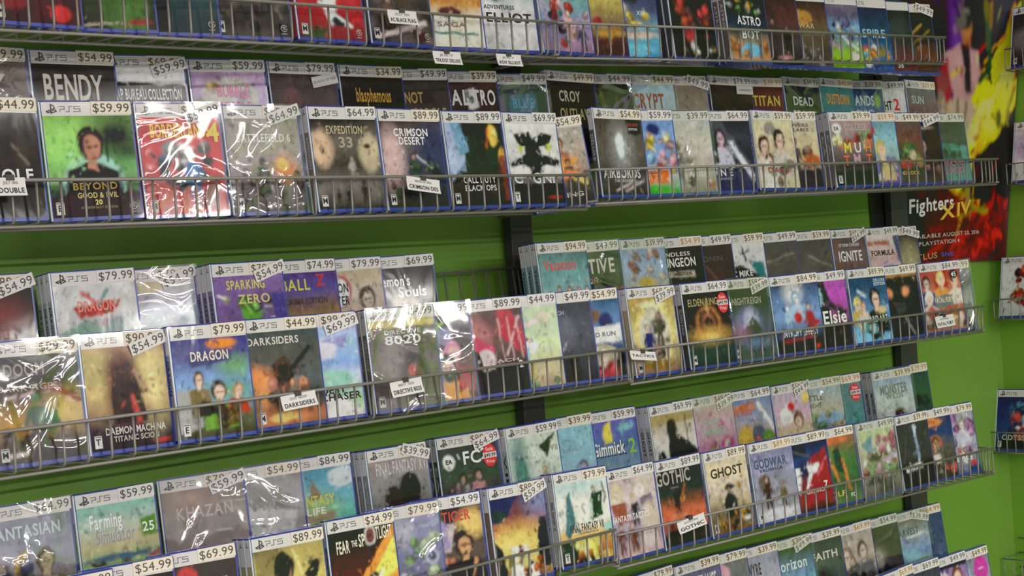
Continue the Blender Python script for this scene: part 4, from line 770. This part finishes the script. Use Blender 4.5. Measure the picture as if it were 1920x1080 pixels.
# ------------------------------------------------------------------ wire shelves
LIPH = .0573; WS = .0351
SECT = {  # key: (x0, x1, wire phase)
 '0L': (.72, 2.010), '0R': (2.012, 3.313), '1L': (.76, 2.064), '1R': (2.085, 3.514), '2L': (.80, 2.142), '2R': (2.146, 3.402), '3L': (.74, 2.071), '3R': (2.075, 3.405), '4L': (.74, 2.06), '4R': (2.06, 3.46)}
BFIT = {'4L': -.80}
WR = .0019
def fz(key, X):
    k = 'F'+key
    if k in ROWFIT: return rowz(k, X)-.0022
    return -.852-.03*(X-2.4)
def bz(key, X):
    k = 'B'+key
    if k in ROWFIT: return rowz(k, X)-.0022
    return fz(key, X)+.088
def wire_shelf(key):
    x0, x1 = SECT[key]; xm = (x0+x1)/2
    side = {'L': 'left', 'R': 'right'}[key[1]]
    r = empty('wire_shelf', Matrix.Translation((xm, .13, fz(key, xm))))
    tag(r, f'grey two-step wire basket shelf, {SHELFWORD[key[0]]} level, {side} section', 'wire shelf', 'wire basket shelves')
    def P(x, y, z): return (x-xm, y-.13, z-fz(key, xm))
    n = int((x1-x0)/WS); ws = (x1-x0)/n
    off = 0
    if key == '1L': off = ((.9987-x0) % WS)
    xs = [x0+.004] + [x0+off+ws*i for i in range(1 if off < .01 else 0, n+1) if x0+.012 < x0+off+ws*i < x1-.012] + [x1-.022, x1-.004]
    zf0 = fz(key, xm); zb0 = bz(key, xm)
    # one bent wire: up the lip, back along the floor, up the riser, back again, up the leaning back
    def wire(hf, rise):
        hf_pts = [(0, LIPH), (0, .008), (.0012, .003), (.005, 0), (.085, 0), (.104, .001), (.110, .006), (.112, rise-.004), (.116, rise), (.232, rise), (.238, rise+.005), (.255, rise+.135)]
        mb = MB(); mb.tube([(0, y-.13, z) for y, z in hf_pts], WR, n=7); return mb.mesh('bent_wire', M_WIRE, False)
    wm = wire(LIPH, zb0-zf0)
    for x in xs:
        o = link('bent_wire', wm, r); o.location = (x-xm, 0, fz(key, x)-zf0)
        # riser height differs a little along the shelf: follow it
    def rail(name, y, zfun, rad=.0024):
        mb = MB(); mb.tube([P(x0, y, zfun(x0)), P(xm, y, zfun(xm)), P(x1, y, zfun(x1))], rad, n=9); mb.build(name, M_WIRE, r, False)
    rail('lip_rail', -.0042, lambda x: fz(key, x)+LIPH, .0026)
    rail('bottom_rail', .004, lambda x: fz(key, x)-.0042)
    rail('floor_rail', .075, lambda x: fz(key, x)-.0042)
    rail('riser_rail', .1145, lambda x: fz(key, x)+(zb0-zf0)*.5)
    rail('step_rail', .175, lambda x: fz(key, x)+(zb0-zf0)-.0042)
    rail('back_rail', .2505, lambda x: fz(key, x)+(zb0-zf0)+.132)
    # end frames: closed loops of wire
    for xe in (x0, x1):
        mb = MB(); z = fz(key, xe); rs = zb0-zf0
        mb.tube([P(xe, -.0042, z+LIPH), P(xe, .03, z+LIPH), P(xe, .095, z+LIPH)], .0022)
        mb.tube([P(xe, -.003, z+.001), P(xe, .12, z-.001), P(xe, .24, z-.001)], .0022)
        for yy in (.03, .062, .095): mb.tube([P(xe, yy, z), P(xe, yy, z+LIPH)], WR)
        mb.build('end_frame', M_WIRE, r, False)
    # hook arms reaching back to the uprights
    for xa in (x0+.045, x1-.06):
        mb = MB(); z = bz(key, xa)-.010
        V = [(-.0015, -.005, 0), (-.0015, .147, 0), (-.0015, .147, -.040), (-.0015, .09, -.030), (-.0015, -.005, -.006)]
        V = [(a+xa-xm, b_, c+z-zf0) for a, b_, c in V]; V2 = [(a+.003, b_, c) for a, b_, c in V]
        mb.add(V+V2, [[0,1,2,3,4],[9,8,7,6,5]]+[[i, i+5, (i+1) % 5+5, (i+1) % 5] for i in range(5)]); mb.build('bracket_arm', M_POST, r, False)
for k in SECT: wire_shelf(k)

# ------------------------------------------------------------------ all the cases
for k in ROWS: place_row(k, ROWS[k])

# ------------------------------------------------------------------ paper tags clipped to the lip rails
def shelf_tag(px, py, wpx, hpx, lines, label, tilt=0., bar=False):
    c = hit_y(px, py, -.0075); sc = np.linalg.norm(c-CAMP)
    w = hit_y(px+wpx/2, py, -.0075)[0]-hit_y(px-wpx/2, py, -.0075)[0]; h = hpx/FPX*sc*.97
    root = empty('shelf_tag', Matrix.Translation(Vector(c)) @ Matrix.Rotation(tilt, 4, 'Y')); tag(root, label, 'shelf tag', 'white paper tags on the shelf lips')
    mb = MB(); n = 6
    def fr(d):
        def g(a, b_):
            a = np.asarray(a, float); b_ = np.asarray(b_, float)
            return np.stack([a+0*b_, d-.0035*(.5-b_/h)**2*1.5+0*a, b_+0*a], -1)
        return g
    for d in (0, .0004):
        A, B = np.meshgrid(np.linspace(-w/2, w/2, 2), np.linspace(-h/2, h/2, n)); idx = np.arange(2*n).reshape(n, 2)
        F = np.stack([idx[:-1, 0], idx[:-1, 1], idx[1:, 1], idx[1:, 0]], -1); F = F if d == 0 else F[:, ::-1].copy()
        mb.add(fr(d)(A.ravel(), B.ravel()), F, WHITE*1.12)
    mb.build('card', M_CARD, root)
    tb = MB(); k = len(lines)
    for i, s in enumerate(lines):
        text(tb, s, fr(-.0005), 0, h*(.22-.42*i) if k > 1 else 0, h*(.16 if i == 0 and k > 1 else .27), np.array([.25, .25, .25]) if i == 0 and k > 1 else np.array(DARK), w*(.5 if i == 0 and k > 1 else .88))
    if tb.n: tb.build('printing', M_CARD, root)
    cb = MB(); cb.box(-.006, .006, -.0009, .0075, h/2-.004, h/2+.0035); cb.build('clip', M_POST, root, False)
for a in [
 (754, 33, 54, 27, ['OCT 9th', 'AC BLACK FLAG'], 'white paper tag on top shelf lip before the brown swashbuckler case'),
 (838, 109, 52, 25, ['JULY', 'TRILOGY DELUXE'], 'white paper tag hanging below top shelf, left of two'),
 (954, 113, 46, 23, ['JULY', 'ADV ELLIOT'], 'white paper tag hanging below top shelf, right of two'),
 (20, 350, 56, 34, ['JULY 10th', 'DOUBLE'], 'white paper tag at far left of second shelf lip'),
 (793, 347, 62, 27, ['MARCH 19th', 'CRIMSON DES'], 'slanting white paper tag before dusky pink battle case', .12),
 (560, 751, 66, 28, ['OUT NOW', 'DARKSIDERS'], 'white paper tag before grey horned horse rider case', -.06),
 (762, 726, 60, 29, ['MAY 12th', 'DIRECTIVE 8020'], 'white paper tag before silvery hooded astronaut case', -.06),
 (1205, 667, 48, 17, ['TACTICS'], 'small slanting white tag before gold ring ornate case', .12),
 (1771, 602, 34, 21, ['APRIL', 'FATAL FURY'], 'small white tag before orange fighter panels case', -.03),
 (1296, 981, 52, 22, ['SOON', 'GOTHIC'], 'white paper tag before smouldering dark tower case', -.1)]:
    shelf_tag(*a)

# ------------------------------------------------------------------ fire poster bending around the corner
def poster():
    BR = hit_x(1886, 489, SIDEX-.006); TR = hit_x(1916, 0, SIDEX-.006)
    TR = BR + (TR-BR)*1.42
    xl = hit_y(1633, 420, WALLY-.004)[0]; zb = hit_y(1740, 497, WALLY-.004)[2]; zt = TR[2]
    nx, ny = 110, 170
    art = Art(nx, ny, 5, 1.6)
    art.run('g 511 511 611 511 411 411 521 422 622 622;'
            'n .6 300 3;p 313 .4,0 .95,0 .9,.3 .8,.5 .6,.52 .46,.4 .44,.2;e .5 .36 .05 .12 86a .04;e .86 .34 .06 .1 224 .05;e .7 .42 .1 .12 211 .05;'
            'e .2 .5 .2 .14 200 .1;'
            'fl 120 3 1.02 .3 .78 .62 .1 fd4,fc3,e92,b51;fl 190 4 .98 .46 .42 .72 .16 fe8,fe4,fc3,e92,a41;fl 60 9 .72 .62 .56 .84 .08 fd4,e93,932;'
            'e .74 .62 .12 .045 fe8 .05;e .86 .55 .08 .05 fe7 .05;'
            'l .43 .46 .33 .7 .02 998;l .46 .46 .36 .7 .025 bba;l .49 .47 .4 .68 .015 776;'
            'p cba .44,.55 .56,.53 .62,.58 .56,.64 .48,.66 .42,.62;l .5 .56 .46 .64 .01 654;l .56 .56 .52 .63 .01 654;'
            'p caa .42,.44 .52,.41 .64,.44 .66,.52 .56,.57 .46,.55;p 322 .52,.41 .57,.41 .6,.54 .56,.55;p a55 .4,.46 .44,.45 .47,.55 .42,.57;l .47 .5 .52 .48 .012 dc6;'
            'p b86 .53,.37 .59,.37 .58,.42 .54,.42;e .56 .365 .04 .032 c97;e .545 .345 .055 .035 343;e .53 .35 .035 .03 887;l .52 .32 .58 .33 .02 998;'
            'l .74 .3 .72 .5 .03 353;l .72 .34 .71 .42 .04 564;l .75 .3 .74 .36 .02 a85;l .73 .48 .66 .52 .03 353;'
            'p 211 .62,.7 .96,.62 .98,.82 .5,.82;p 311 0,.78 .2,.78 .3,.98 0,1;'
            'fl 60 5 .95 .8 .3 .98 .2 a42,722,511,622;fl 40 8 .9 .92 .5 .97 .08 b51,722,300;'
            'l .52 .83 .72 .86 .02 aa4;l .45 .87 .7 .84 .014 984;n .25 200 5')
    art.texts = []
    A = np.clip(art.A, .02, .8); lum = A.mean(2, keepdims=True); A = np.clip(lum+(A-lum)*1.7, .004, .85)*.8
    U, V = np.meshgrid(np.linspace(0, 1, nx), np.linspace(0, 1, ny))
    yb = WALLY-.004
    def pos(u, v, off=0.):
        u = np.asarray(u, float); v = np.asarray(v, float)
        R = TR[None, :]*(1-v.ravel()[:, None]) + BR[None, :]*v.ravel()[:, None]
        z = zt*(1-v.ravel()) + zb*v.ravel()
        L_ = np.stack([np.full(R.shape[0], xl), np.full(R.shape[0], yb), z], -1)
        Rr = np.stack([R[:, 0], R[:, 1], z*(1-u.ravel()**3)+R[:, 2]*u.ravel()**3], -1)
        Cc = np.stack([np.full(R.shape[0], SIDEX-.06), np.full(R.shape[0], yb), z], -1)
        t = u.ravel()[:, None]
        P = L_*(1-t)**2 + Cc*2*t*(1-t) + Rr*t**2
        P[:, 1] -= off; P[:, 0] -= off*.6
        return P
    root = empty('poster', Matrix.Translation((float(xl), yb, float(zb))))
    tag(root, 'large red and yellow flame poster taped across the green wall corner', 'poster')
    o = Vector((float(xl), yb, float(zb)))
    def shift(P): return P-np.array(o)
    mb = MB(); grid(mb, A, shift(pos(U, V))); grid(mb, A*0+.5, shift(pos(U, V, -.0004)))
    mb.build('sheet', M_POSTER, root)
    return root, lambda u, v: shift(pos(u, v, .0012))
proot, pfr = poster()
def poster_uv(px, py):
    # nearest grid point of the poster to a pixel ray
    U, V = np.meshgrid(np.linspace(0, 1, 200), np.linspace(0, 1, 200))
    P = pfr(U.ravel(), V.ravel())+np.array(proot.matrix_world.translation)-CAMP
    dz = P@CF; d = (960+FPX*(P@CR)/dz-px)**2+(540-FPX*(P@CU)/dz-py)**2; i = int(np.argmin(d))
    return U.ravel()[i], V.ravel()[i]
tb = MB()
def ptext(s, p0, p1, hpx, col, **k):
    u0, v0 = poster_uv(*p0); u1, v1 = poster_uv(*p1); w = u1-u0
    _, va = poster_uv((p0[0]+p1[0])/2, (p0[1]+p1[1])/2-hpx/2); _, vb = poster_uv((p0[0]+p1[0])/2, (p0[1]+p1[1])/2+hpx/2)
    h = abs(vb-va); ang = math.atan2(v1-v0, w)
    fr = lambda a, b_: pfr(np.asarray(a, float), (v0+v1)/2 - (np.asarray(b_, float)) + (np.asarray(a, float)-(u0+u1)/2)*(v1-v0)/w)
    text(tb, s, fr, (u0+u1)/2, 0, h, np.asarray(col, float), w, **k)
ptext('Fighters', (1703, 389), (1789, 376), 25, (.75, .75, .74), shear=.12)
ptext('XIV', (1764, 398), (1822, 388), 26, (.75, .5, .05), shear=.2)
ptext('AVAILABLE AUGUST 23, 2016', (1700, 447), (1836, 434), 8, (.5, .42, .38))
ptext('ON PLAYSTATION 4', (1700, 459), (1800, 449), 7, (.5, .42, .38))
ptext('ATLUS', (1706, 484), (1758, 479), 9, (.5, .28, .12)); ptext('SNK', (1765, 478), (1790, 475), 10, (.08, .12, .5))
tb.build('lettering', M_CARD, proot)

# ------------------------------------------------------------------ single-case wire racks on the side wall
BX = SIDEX-.075
def side_matrix(px, py):
    """pixel of the case's lower left corner"""
    P = hit_x(px, py, BX)
    R = Matrix(((0, 1, 0, 0), (-1, 0, 0, 0), (0, 0, 1, 0), (0, 0, 0, 1)))   # local -y looks to -X, local +x runs to -Y
    return Matrix.Translation(Vector(P)) @ R @ Matrix.Rotation(-.23, 4, 'X') @ Matrix.Translation((CW/2, 0, 0)), P
sides = {l.split('|')[0]: l.split('|') for l in SIDE.strip().split('\n')}
def wall_rack(P, label):
    root = empty('wall_rack', Matrix.Translation(Vector(P)+Vector((0, 0, -.004)))); tag(root, label, 'wire rack', 'single wire racks on the side wall')
    mb = MB(); w = CW+.012
    for yy in (-.0, -w+.0):
        pass
    y0, y1 = .006, -w
    for z in (0., .056):
        mb.tube([(-.012, y0, z), (-.012, y1, z)], .0018)
    for i in range(7):
        yy = y0+(y1-y0)*i/6
        mb.tube([(-.012, yy, .056), (-.012, yy, .004), (-.008, yy, 0), (.03, yy, -.002), (.073, yy, -.004)], .0016, n=6)
    for yy in (y0, y1): mb.tube([(-.012, yy, .056), (.073, yy, .056)], .0018)
    mb.build('basket', M_WIRE, root, False)
    bk = MB()
    for yy in (-.03, -w+.03): bk.tube([(.072, yy, -.01), (.072, yy, .12)], .002, n=6)
    for z in (.02, .06, .1): bk.tube([(.070, y0, z), (.070, y1, z)], .0016, n=6)
    bk.build('back_frame', M_WIRE, root, False)
for key, px, py, n in (('s0', 1894, 129, 'topmost'), ('s1', 1897, 344, 'second from top'), ('s2', 1873, 597, 'third from top'), ('s3', 1865, 845, 'fourth from top')):
    M4, P = side_matrix(px, py)
    _, _, _, desc, dsl = sides[key]
    make_case(M4, f'game case with {desc} cover, in a side wall rack', 'game cases in racks on the side wall', '', [], dsl, hash_(desc), .0024)
    wall_rack(P, f'small wire rack holding the {desc} case on side wall')
P = hit_x(1893, 1082, BX); wall_rack(P, 'empty wire rack at lower right corner of the side wall')
